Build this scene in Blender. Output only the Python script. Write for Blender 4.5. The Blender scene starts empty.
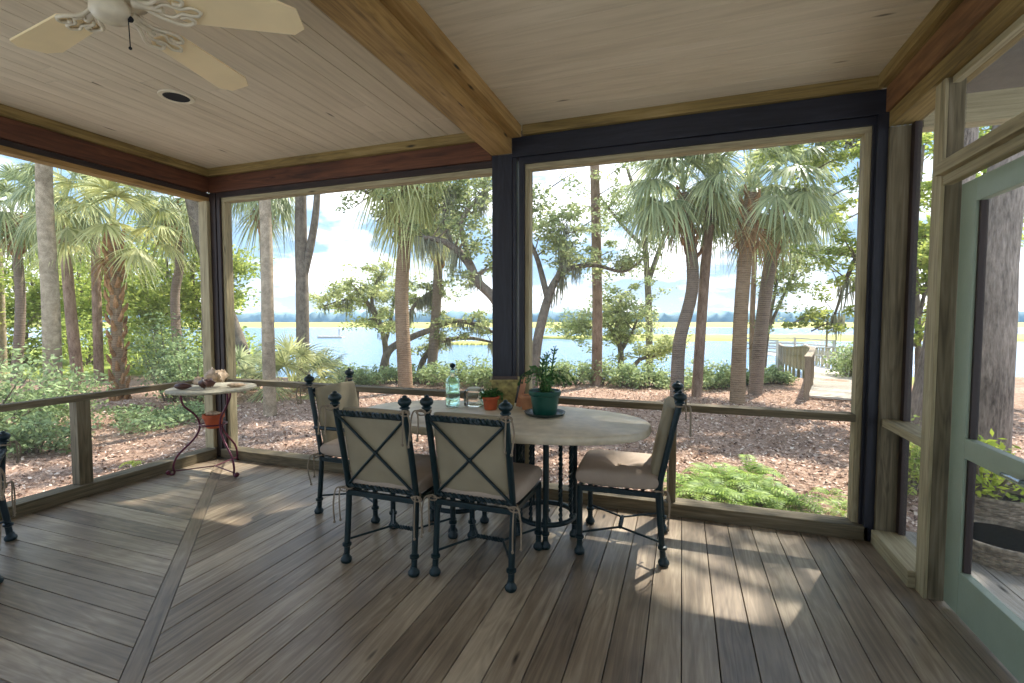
import bpy, math, random
import numpy as np
from mathutils import Vector, Matrix, Euler
R=math.radians; PI=math.pi
random.seed(7); RNG=np.random.default_rng(7)
S=bpy.context.scene
C=S.collection

# ------------------------------------------------------------------ camera
F=483.0; EYE=1.35; YAW=R(19.37); PITCH=math.atan(24/F)
cd=bpy.data.cameras.new('camera'); cam=bpy.data.objects.new('camera',cd); C.objects.link(cam)
cd.sensor_width=36; cd.lens=36*F/1024; cd.clip_start=0.05; cd.clip_end=2000
cam.location=(0,0,EYE); cam.rotation_euler=(PI/2-PITCH,0,YAW)
S.camera=cam
S.view_settings.view_transform='Standard'; S.view_settings.look='None'
S.view_settings.gamma=1; S.view_settings.use_curve_mapping=False
S.view_settings.exposure=0.92

# ------------------------------------------------------------------ sky
W=bpy.data.worlds.new('sky'); S.world=W; W.use_nodes=True
nt=W.node_tree; N=nt.nodes; L=nt.links; N.clear()
out=N.new('ShaderNodeOutputWorld'); bg=N.new('ShaderNodeBackground'); tc=N.new('ShaderNodeTexCoord')
sep=N.new('ShaderNodeSeparateXYZ'); L.new(tc.outputs['Generated'],sep.inputs[0])
grad=N.new('ShaderNodeValToRGB'); L.new(sep.outputs['Z'],grad.inputs[0])
e=grad.color_ramp.elements; e[0].position=0.0; e[0].color=(0.50,0.60,0.70,1); e[1].position=0.7; e[1].color=(0.34,0.56,0.95,1)
k=e.new(0.10); k.color=(0.31,0.47,0.66,1)
k=e.new(0.32); k.color=(0.27,0.45,0.72,1)
mp=N.new('ShaderNodeMapping'); mp.inputs['Scale'].default_value=(1.6,1.6,4.5); L.new(tc.outputs['Generated'],mp.inputs[0])
cn=N.new('ShaderNodeTexNoise'); cn.inputs['Scale'].default_value=2.2; cn.inputs['Detail'].default_value=7; cn.inputs['Roughness'].default_value=0.58
L.new(mp.outputs[0],cn.inputs['Vector'])
cr=N.new('ShaderNodeValToRGB'); cr.color_ramp.elements[0].position=0.47; cr.color_ramp.elements[1].position=0.66; L.new(cn.outputs[0],cr.inputs[0])
mx=N.new('ShaderNodeMixRGB'); L.new(cr.outputs[0],mx.inputs[0]); L.new(grad.outputs[0],mx.inputs[1]); mx.inputs[2].default_value=(1.7,1.72,1.76,1)
L.new(mx.outputs[0],bg.inputs[0]); bg.inputs[1].default_value=1.25; L.new(bg.outputs[0],out.inputs[0])

# ------------------------------------------------------------------ sun
sd=bpy.data.lights.new('sun','SUN'); sd.energy=6.0; sd.angle=R(0.6); sd.color=(1.0,0.95,0.86)
so=bpy.data.objects.new('sun',sd); C.objects.link(so)
SUN=Vector((0.245,0.54,0.80)).normalized()        # towards the sun
so.rotation_euler=SUN.to_track_quat('Z','Y').to_euler(); so.location=(6,12,20)

# ------------------------------------------------------------------ placing helpers (camera frame -> world metres)
FW=Vector((-math.sin(YAW),math.cos(YAW),0)); RT=Vector((math.cos(YAW),math.sin(YAW),0))
def at(px,d,z=None):
    """ground point d metres ahead of the viewpoint on the bearing px"""
    p=FW*d+RT*((px-512)/F*d)
    return Vector((p.x,p.y,gz(p.x,p.y) if z is None else z))
def hz(py,d): return EYE-(py-317.5)/F*d          # height seen at row py, d metres ahead
def P3(px,py,d): p=FW*d+RT*((px-512)/F*d); return Vector((p.x,p.y,hz(py,d)))
def sm(a,b,x):
    t=max(0,min(1,(x-a)/(b-a))); return t*t*(3-2*t)
def gz(x,y):
    d=-x*math.sin(YAW)+y*math.cos(YAW); s=x*math.cos(YAW)+y*math.sin(YAW)
    q=s/max(d,0.5)
    D=13+ (1-sm(-0.85,-0.6,q))*15
    z=-0.42-2.3*sm(D,D+15,d)-1.0*sm(D+12,D+40,d)
    z+=0.025*math.sin(x*1.7+1)*math.sin(y*1.3)+0.03*math.sin(x*.6+y*.8)
    return z

# ------------------------------------------------------------------ materials
def new_mat(name):
    m=bpy.data.materials.new(name); m.use_nodes=True
    return m,m.node_tree.nodes,m.node_tree.links,m.node_tree.nodes['Principled BSDF']
def ramp(N,stops):
    r=N.new('ShaderNodeValToRGB'); el=r.color_ramp.elements
    el[0].position=stops[0][0]; el[0].color=(*stops[0][1],1)
    el[1].position=stops[-1][0]; el[1].color=(*stops[-1][1],1)
    for p,c in stops[1:-1]:
        k=el.new(p); k.color=(*c,1)
    return r
def hexc(h):
    h=h.lstrip('#'); o=[]
    for i in (0,2,4):
        c=int(h[i:i+2],16)/255; o.append(c/12.92 if c<=0.04045 else ((c+0.055)/1.055)**2.4)
    return tuple(o)
def plain(name,col,rough=0.6,metal=0,var=0.12,scale=12,bump=0.0,bscale=60,coord='Object',spec=0.5):
    m,N,L,b=new_mat(name); col=hexc(col) if isinstance(col,str) else col
    t=N.new('ShaderNodeTexCoord'); n=N.new('ShaderNodeTexNoise'); n.inputs['Scale'].default_value=scale; n.inputs['Detail'].default_value=5
    L.new(t.outputs[coord],n.inputs['Vector'])
    r=ramp(N,[(0.3,tuple(c*(1-var) for c in col)),(0.7,tuple(min(1,c*(1+var)) for c in col))])
    L.new(n.outputs[0],r.inputs[0]); L.new(r.outputs[0],b.inputs['Base Color'])
    b.inputs['Roughness'].default_value=rough; b.inputs['Metallic'].default_value=metal
    b.inputs['Specular IOR Level'].default_value=spec
    if bump:
        n2=N.new('ShaderNodeTexNoise'); n2.inputs['Scale'].default_value=bscale; n2.inputs['Detail'].default_value=4; L.new(t.outputs[coord],n2.inputs['Vector'])
        bp=N.new('ShaderNodeBump'); bp.inputs['Strength'].default_value=bump; bp.inputs['Distance'].default_value=0.01
        L.new(n2.outputs[0],bp.inputs['Height']); L.new(bp.outputs[0],b.inputs['Normal'])
    return m
def wood(name,stops,rough=0.65,gu=1.2,gv=26,blotch=0.35,island=0.25,bump=0.25,knots=True,spec=0.4):
    """grain runs along UV.x (metres); each board varies by island"""
    m,N,L,b=new_mat(name)
    uv=N.new('ShaderNodeUVMap'); mp=N.new('ShaderNodeMapping'); mp.inputs['Scale'].default_value=(gu,gv,1); L.new(uv.outputs[0],mp.inputs[0])
    n=N.new('ShaderNodeTexNoise'); n.inputs['Scale'].default_value=1.6; n.inputs['Detail'].default_value=8; n.inputs['Roughness'].default_value=0.62; n.inputs['Distortion'].default_value=0.6
    L.new(mp.outputs[0],n.inputs['Vector'])
    # slow cathedral figure
    mp2=N.new('ShaderNodeMapping'); mp2.inputs['Scale'].default_value=(gu*0.55,gv*0.28,1); L.new(uv.outputs[0],mp2.inputs[0])
    n2=N.new('ShaderNodeTexNoise'); n2.inputs['Scale'].default_value=1.1; n2.inputs['Detail'].default_value=2; n2.inputs['Distortion'].default_value=1.2; L.new(mp2.outputs[0],n2.inputs['Vector'])
    mu=N.new('ShaderNodeMath'); mu.operation='MULTIPLY'; mu.inputs[1].default_value=9; L.new(n2.outputs[0],mu.inputs[0])
    fr=N.new('ShaderNodeMath'); fr.operation='PINGPONG'; fr.inputs[1].default_value=0.5; L.new(mu.outputs[0],fr.inputs[0])
    ad=N.new('ShaderNodeMath'); ad.operation='MULTIPLY_ADD'; ad.inputs[1].default_value=0.28; L.new(fr.outputs[0],ad.inputs[0]); 
    sb=N.new('ShaderNodeMath'); sb.operation='SUBTRACT'; sb.inputs[1].default_value=0.07; L.new(n.outputs[0],sb.inputs[0]); L.new(sb.outputs[0],ad.inputs[2])
    # stain / weather blotches in space
    tcn=N.new('ShaderNodeTexCoord'); n3=N.new('ShaderNodeTexNoise'); n3.inputs['Scale'].default_value=1.7; n3.inputs['Detail'].default_value=4; L.new(tcn.outputs['Object'],n3.inputs['Vector'])
    m3=N.new('ShaderNodeMath'); m3.operation='MULTIPLY_ADD'; m3.inputs[1].default_value=blotch; L.new(n3.outputs[0],m3.inputs[0]); L.new(ad.outputs[0],m3.inputs[2])
    g=N.new('ShaderNodeNewGeometry'); m4=N.new('ShaderNodeMath'); m4.operation='MULTIPLY_ADD'; m4.inputs[1].default_value=island
    L.new(g.outputs['Random Per Island'],m4.inputs[0]); L.new(m3.outputs[0],m4.inputs[2])
    sc=N.new('ShaderNodeMath'); sc.operation='SUBTRACT'; sc.inputs[1].default_value=(blotch+island)/2; L.new(m4.outputs[0],sc.inputs[0])
    r=ramp(N,stops); L.new(sc.outputs[0],r.inputs[0]); L.new(r.outputs[0],b.inputs['Base Color'])
    b.inputs['Roughness'].default_value=rough; b.inputs['Specular IOR Level'].default_value=spec
    bp=N.new('ShaderNodeBump'); bp.inputs['Strength'].default_value=bump; bp.inputs['Distance'].default_value=0.006; L.new(n.outputs[0],bp.inputs['Height']); L.new(bp.outputs[0],b.inputs['Normal'])
    if knots:
        mk=N.new('ShaderNodeMapping'); mk.inputs['Scale'].default_value=(1.6,7,1); L.new(uv.outputs[0],mk.inputs[0])
        v=N.new('ShaderNodeTexVoronoi'); v.inputs['Scale'].default_value=1.0; L.new(mk.outputs[0],v.inputs['Vector'])
        kr=ramp(N,[(0.03,(1,1,1)),(0.09,(0,0,0))]); L.new(v.outputs['Distance'],kr.inputs[0])
        mix=N.new('ShaderNodeMixRGB'); mix.inputs[2].default_value=(*[c*0.35 for c in stops[0][1]],1); L.new(kr.outputs[0],mix.inputs[0]); L.new(r.outputs[0],mix.inputs[1]); L.new(mix.outputs[0],b.inputs['Base Color'])
    return m
def leafy(name,dark,light,trans=0.45,rough=0.55,nscale=0.9):
    m,N,L,b=new_mat(name); dark,light=hexc(dark),hexc(light)
    g=N.new('ShaderNodeNewGeometry'); t=N.new('ShaderNodeTexCoord')
    n=N.new('ShaderNodeTexNoise'); n.inputs['Scale'].default_value=nscale; L.new(t.outputs['Object'],n.inputs['Vector'])
    a=N.new('ShaderNodeMath'); a.operation='MULTIPLY_ADD'; a.inputs[1].default_value=0.6; L.new(g.outputs['Random Per Island'],a.inputs[0])
    s=N.new('ShaderNodeMath'); s.operation='MULTIPLY'; s.inputs[1].default_value=0.5; L.new(n.outputs[0],s.inputs[0]); L.new(s.outputs[0],a.inputs[2])
    r=ramp(N,[(0.15,dark),(0.85,light)]); L.new(a.outputs[0],r.inputs[0]); L.new(r.outputs[0],b.inputs['Base Color'])
    b.inputs['Roughness'].default_value=rough; b.inputs['Specular IOR Level'].default_value=0.35
    tr=N.new('ShaderNodeBsdfTranslucent'); hs=N.new('ShaderNodeHueSaturation'); hs.inputs['Value'].default_value=1.25; hs.inputs['Hue'].default_value=0.485
    L.new(r.outputs[0],hs.inputs['Color']); L.new(hs.outputs[0],tr.inputs[0])
    mx=N.new('ShaderNodeMixShader'); mx.inputs[0].default_value=trans; o=N['Material Output']
    L.new(b.outputs[0],mx.inputs[1]); L.new(tr.outputs[0],mx.inputs[2]); L.new(mx.outputs[0],o.inputs['Surface'])
    return m
def bark(name,c1,c2,sx=14,sz=2.5,strength=0.8,ring=0,rough=0.9,dist=0.03):
    m,N,L,b=new_mat(name); c1,c2=hexc(c1),hexc(c2)
    t=N.new('ShaderNodeTexCoord'); mp=N.new('ShaderNodeMapping'); mp.inputs['Scale'].default_value=(sx,sx,sz); L.new(t.outputs['Object'],mp.inputs[0])
    n=N.new('ShaderNodeTexNoise'); n.inputs['Scale'].default_value=1; n.inputs['Detail'].default_value=7; n.inputs['Roughness'].default_value=0.7; L.new(mp.outputs[0],n.inputs['Vector'])
    n2=N.new('ShaderNodeTexNoise'); n2.inputs['Scale'].default_value=1.5; n2.inputs['Detail'].default_value=4; L.new(t.outputs['Object'],n2.inputs['Vector'])
    h=n.outputs[0]
    if ring:
        w=N.new('ShaderNodeTexWave'); w.bands_direction='Z'; w.inputs['Scale'].default_value=ring; w.inputs['Distortion'].default_value=1.5; w.inputs['Detail'].default_value=3; L.new(t.outputs['Object'],w.inputs['Vector'])
        ad=N.new('ShaderNodeMath'); ad.operation='MULTIPLY_ADD'; ad.inputs[1].default_value=0.25; L.new(w.outputs['Fac'],ad.inputs[0]); L.new(n.outputs[0],ad.inputs[2]); h=ad.outputs[0]
    mu=N.new('ShaderNodeMath'); mu.operation='MULTIPLY_ADD'; mu.inputs[1].default_value=0.6; L.new(n2.outputs[0],mu.inputs[0]); L.new(h,mu.inputs[2])
    r=ramp(N,[(0.55,c1),(1.0,c2)]); L.new(mu.outputs[0],r.inputs[0]); L.new(r.outputs[0],b.inputs['Base Color'])
    bp=N.new('ShaderNodeBump'); bp.inputs['Strength'].default_value=strength; bp.inputs['Distance'].default_value=dist; L.new(h,bp.inputs['Height']); L.new(bp.outputs[0],b.inputs['Normal'])
    b.inputs['Roughness'].default_value=rough; b.inputs['Specular IOR Level'].default_value=0.2
    return m
def glass(name,col,rough=0.03,ior=1.45):
    m,N,L,b=new_mat(name); b.inputs['Base Color'].default_value=(*col,1); b.inputs['Transmission Weight'].default_value=1; b.inputs['Roughness'].default_value=rough; b.inputs['IOR'].default_value=ior
    t=N.new('ShaderNodeTexCoord'); n=N.new('ShaderNodeTexNoise'); n.inputs['Scale'].default_value=40; L.new(t.outputs['Object'],n.inputs['Vector'])
    bp=N.new('ShaderNodeBump'); bp.inputs['Strength'].default_value=0.3; bp.inputs['Distance'].default_value=0.003; L.new(n.outputs[0],bp.inputs['Height']); L.new(bp.outputs[0],b.inputs['Normal'])
    return m
M={}
M['floor']=wood('weathered deck boards',[(0.0,hexc('4c4034')),(0.5,hexc('8d7d69')),(1.0,hexc('c8b89e'))],rough=0.36,gu=1.3,gv=22,blotch=1.0,island=0.42,spec=0.55)
M['deck_out']=wood('grey outdoor boards',[(0.2,hexc('6b655c')),(0.5,hexc('a39b8f')),(0.85,hexc('c4bdb2'))],rough=0.8)
M['ceil']=wood('washed ceiling boards',[(0.0,hexc('b2a48c')),(0.5,hexc('cfc1a7')),(1.0,hexc('e2d5bd'))],rough=0.7,gu=0.8,gv=14,blotch=0.4,island=0.12,bump=0.1,knots=True)
M['gold']=wood('golden aged timber',[(0.1,hexc('4e3a20')),(0.5,hexc('a07e4a')),(0.9,hexc('c4a26c'))],rough=0.6,blotch=0.5,island=0.1)
M['cornice']=wood('pale brown trim timber',[(0.15,hexc('4e3e26')),(0.5,hexc('86703f')),(0.9,hexc('aa9262'))],rough=0.7,blotch=0.5,island=0.1)
M['beam']=wood('dark red brown beam',[(0.15,hexc('26150e')),(0.5,hexc('5a3420')),(0.9,hexc('7e5034'))],rough=0.6,gv=18,island=0.1)
M['beam_r']=wood('warm brown beam',[(0.1,hexc('302014')),(0.5,hexc('7a5636')),(0.9,hexc('9c7850'))],rough=0.6,gv=18,island=0.1)
M['darkpost']=wood('dark stained post',[(0.15,hexc('17110f')),(0.5,hexc('30231f')),(0.9,hexc('47362e'))],rough=0.55,gv=18,island=0.1,knots=False)
M['blackpost_flare']=wood('near black timber with flare tint',[(0.15,hexc('0f1016')),(0.5,hexc('22232c')),(0.9,hexc('343540'))],rough=0.5,gv=18,island=0.1,knots=False)  # dark timber; the bluish lens flare is put into its colour
M['frame']=wood('grey brown frame timber',[(0.15,hexc('342d20')),(0.5,hexc('6c6149')),(0.9,hexc('928670'))],rough=0.75,island=0.1,blotch=0.4)
M['framelite']=wood('pale weathered timber',[(0.15,hexc('6a5f45')),(0.5,hexc('a59876')),(0.9,hexc('c4b894'))],rough=0.75,island=0.1,blotch=0.4)
M['door']=plain('sage green paint','94a18b',0.45,var=0.08,scale=6,bump=0.1)
M['rust']=plain('chipped paint','a8764e',0.7)
M['iron']=plain('dark teal wrought iron','0a252a',0.42,0.15,var=0.2,bump=0.15,bscale=150)
M['iron_sheen']=plain('iron with reflected light','24343c',0.3,0.4,var=0.2)  # paler copy of the iron, reflected light put into the colour
M['fabric']=plain('taupe canvas','a89a80',0.9,var=0.08,scale=9,bump=0.25,bscale=400,spec=0.2)
M['fabric_back']=plain('taupe canvas back','9a9078',0.9,var=0.14,scale=5,bump=0.25,bscale=400,spec=0.2)
M['seatfab']=plain('tan seat canvas','b0a090',0.9,var=0.08,scale=9,bump=0.25,bscale=400,spec=0.2)
M['string']=plain('cord','8d7f6c',0.9)
M['stone']=plain('honed limestone','cdc1a8',0.4,var=0.13,scale=14,bump=0.06,bscale=40)
M['steel']=plain('brushed metal','aab4bc',0.25,0.9,var=0.05)
M['cream']=plain('cream fan blade','f6e0b2',0.45,var=0.06,scale=5)
M['offwhite']=plain('off white enamel','d8ccb2',0.35,var=0.12,scale=20)
M['black']=plain('black recess','0b0e14',0.8)
M['terra']=plain('terracotta','b5552f',0.75,var=0.15,scale=15,bump=0.1)
M['terralite']=plain('pale terracotta','c98f66',0.75,var=0.12)
M['greenpot']=plain('dark green glaze','0f4a3d',0.35,var=0.15)
M['saucer']=plain('dark saucer','2c3c38',0.4)
M['soil']=plain('potting soil','4a3526',0.95,var=0.4,scale=60,bump=0.8,bscale=120)
M['ochrepot']=plain('ochre mottled pot','9c9058',0.6,var=0.55,scale=30,bump=0.2)
M['pink']=plain('pink clay','c8906e',0.8,var=0.15)
M['bottle']=glass('pale green glass',(0.80,0.96,0.88))
M['clear']=glass('cloudy glass',(0.9,0.95,0.9),0.15)
M['wax']=plain('pale wax','d4d2b8',0.5)
M['redmetal']=plain('maroon painted rod','5a2236',0.35,0.4,var=0.25,scale=30)
M['tabletop2']=plain('pitted grey cement','a9a28c',0.8,var=0.25,scale=35,bump=0.4,bscale=90)
M['shell']=plain('bleached shell','c8ae90',0.6,var=0.45,scale=32,bump=0.5,bscale=50)
M['shelldark']=plain('brown shell','4d2f26',0.4,var=0.35,scale=25,bump=0.3)
M['wicker']=None
M['cactus']=leafy('succulent stem','1e3d22','4f7a3c',0.1)
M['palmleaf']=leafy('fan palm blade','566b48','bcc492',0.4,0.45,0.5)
M['palm_sunlit']=leafy('sunlit palm blade','76803e','d6d79a',0.45,0.45,0.5)  # yellower copy of the palm blade with sunlight put into the colour
M['palmdead']=leafy('dry palm blade','7a5b38','b49468',0.3,0.8)
M['oakleaf']=leafy('live oak leaf','5c6c40','b8c288',0.45)
M['oaklite']=leafy('pale live oak leaf','7c8a54','ced49a',0.5)
M['pineleaf']=leafy('pine needle','3c5426','8da35a',0.3)
M['shrubleaf']=leafy('shrub leaf','4a5e36','a9bd84',0.35)
M['hedgeleaf']=leafy('bank shrub leaf','5d7244','b7c88c',0.4)
M['limeleaf']=leafy('lime green leaf','7a9a24','d3e05a',0.5)
M['fern']=leafy('fern leaflet','4c7024','a4bc52',0.35)
M['brightleaf']=leafy('bright leaf','5f7a30','bcc76c',0.5)
M['moss']=leafy('spanish moss','6c705a','a7a88c',0.3,0.9)
M['barkpale']=bark('pale grey bark','6e604c','baa98e',sx=9,sz=9,strength=0.5)
M['barkpine']=bark('plated pine bark','5c4636','a88f7a',sx=16,sz=5)
M['barkpalm']=bark('ringed palm bark','5e4a38','9c8468',sx=6,sz=30,ring=7)
M['barkpalm2']=bark('grey palm bark','54483e','8c7c6c',sx=6,sz=30,ring=7)
M['barkoak']=bark('grey oak bark','4a4036','8e8272',sx=14,sz=8)
M['barkbig']=bark('deep furrowed bark','4a4038','b0a090',sx=42,sz=7,strength=1.0,dist=0.04)
M['boots']=bark('palm leaf boots','5a3a22','c09468',sx=10,sz=10,strength=0.5)
M['dockwood']=wood('sun bleached dock timber',[(0.15,hexc('7c7264')),(0.5,hexc('b8ae9e')),(0.9,hexc('dcd4c6'))],rough=0.85)
M['dockdark']=wood('brown dock timber',[(0.15,hexc('5a4c3c')),(0.5,hexc('8c7c66')),(0.9,hexc('a89880'))],rough=0.85)
M['marsh']=plain('marsh grass','a8a456',0.9,var=0.25,scale=0.05)
M['reed']=leafy('marsh reed','9aa040','dcd67c',0.4)
M['farwood']=plain('distant woods','8aa3ab',0.95,var=0.2,scale=0.05)  # haze of distance is painted into this blue grey
M['roof']=plain('roof underside','6a6258',0.85)

# screen cloth: fine dark mesh, mostly open
m,N,L,b=new_mat('insect screen'); b.inputs['Base Color'].default_value=(0.30,0.31,0.30,1); b.inputs['Roughness'].default_value=0.6
tr=N.new('ShaderNodeBsdfTransparent'); mx=N.new('ShaderNodeMixShader'); mx.inputs[0].default_value=0.10
L.new(tr.outputs[0],mx.inputs[1]); L.new(b.outputs[0],mx.inputs[2]); L.new(mx.outputs[0],N['Material Output'].inputs['Surface']); M['screen']=m
# wicker
m,N,L,b=new_mat('grey wicker'); t=N.new('ShaderNodeTexCoord'); w=N.new('ShaderNodeTexNoise'); w.inputs['Scale'].default_value=30; L.new(t.outputs['Object'],w.inputs['Vector'])
r=ramp(N,[(0.3,hexc('6b5d4c')),(0.7,hexc('b0a08a'))]); L.new(w.outputs[0],r.inputs[0]); L.new(r.outputs[0],b.inputs['Base Color']); b.inputs['Roughness'].default_value=0.8; M['wicker']=m
# ground: pine straw and leaf mulch near, lawn beyond
m,N,L,b=new_mat('leaf mulch ground'); t=N.new('ShaderNodeTexCoord')
v=N.new('ShaderNodeTexVoronoi'); v.inputs['Scale'].default_value=16; L.new(t.outputs['Object'],v.inputs['Vector'])
n=N.new('ShaderNodeTexNoise'); n.inputs['Scale'].default_value=30; n.inputs['Detail'].default_value=8; n.inputs['Roughness'].default_value=0.75; L.new(t.outputs['Object'],n.inputs['Vector'])
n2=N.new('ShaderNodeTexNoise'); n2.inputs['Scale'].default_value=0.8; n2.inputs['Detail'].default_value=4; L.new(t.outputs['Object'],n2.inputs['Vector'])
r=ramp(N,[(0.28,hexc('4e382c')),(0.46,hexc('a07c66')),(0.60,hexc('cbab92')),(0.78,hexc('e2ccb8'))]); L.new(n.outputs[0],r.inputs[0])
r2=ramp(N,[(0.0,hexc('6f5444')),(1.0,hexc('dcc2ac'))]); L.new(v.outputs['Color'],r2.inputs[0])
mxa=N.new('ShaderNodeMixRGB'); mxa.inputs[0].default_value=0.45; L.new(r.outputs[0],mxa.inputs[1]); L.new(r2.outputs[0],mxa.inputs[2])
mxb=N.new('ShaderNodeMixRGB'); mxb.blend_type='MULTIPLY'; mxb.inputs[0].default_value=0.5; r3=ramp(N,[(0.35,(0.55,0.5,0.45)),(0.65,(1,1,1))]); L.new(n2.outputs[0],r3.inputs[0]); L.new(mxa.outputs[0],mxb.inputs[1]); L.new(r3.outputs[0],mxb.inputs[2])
at_=N.new('ShaderNodeAttribute'); at_.attribute_name='grassy'
rg=ramp(N,[(0.3,hexc('5d7030')),(0.7,hexc('b5bd62'))]); L.new(n.outputs[0],rg.inputs[0])
mxc=N.new('ShaderNodeMixRGB'); L.new(at_.outputs['Fac'],mxc.inputs[0]); L.new(mxb.outputs[0],mxc.inputs[1]); L.new(rg.outputs[0],mxc.inputs[2]); L.new(mxc.outputs[0],b.inputs['Base Color'])
b.inputs['Roughness'].default_value=0.95; b.inputs['Specular IOR Level'].default_value=0.1
bp=N.new('ShaderNodeBump'); bp.inputs['Strength'].default_value=0.9; bp.inputs['Distance'].default_value=0.04; L.new(n.outputs[0],bp.inputs['Height']); L.new(bp.outputs[0],b.inputs['Normal']); M['ground']=m
m,N,L,b=new_mat('dry leaf litter'); g=N.new('ShaderNodeNewGeometry'); r=ramp(N,[(0.0,hexc('4a3224')),(0.4,hexc('9c7a62')),(0.7,hexc('c4a68e')),(1.0,hexc('e2cdb8'))]); L.new(g.outputs['Random Per Island'],r.inputs[0]); L.new(r.outputs[0],b.inputs['Base Color']); b.inputs['Roughness'].default_value=0.8; M['litter']=m
# water
m,N,L,b=new_mat('river water'); b.inputs['Base Color'].default_value=(0.10,0.20,0.30,1); b.inputs['Roughness'].default_value=0.18; b.inputs['IOR'].default_value=1.33
t=N.new('ShaderNodeTexCoord'); mp=N.new('ShaderNodeMapping'); mp.inputs['Scale'].default_value=(0.8,2.0,1); mp.inputs['Rotation'].default_value=(0,0,YAW); L.new(t.outputs['Object'],mp.inputs[0])
n=N.new('ShaderNodeTexNoise'); n.inputs['Scale'].default_value=1.4; n.inputs['Detail'].default_value=5; L.new(mp.outputs[0],n.inputs['Vector'])
bp=N.new('ShaderNodeBump'); bp.inputs['Strength'].default_value=0.8; bp.inputs['Distance'].default_value=0.3; L.new(n.outputs[0],bp.inputs['Height']); L.new(bp.outputs[0],b.inputs['Normal']); M['water']=m

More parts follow.
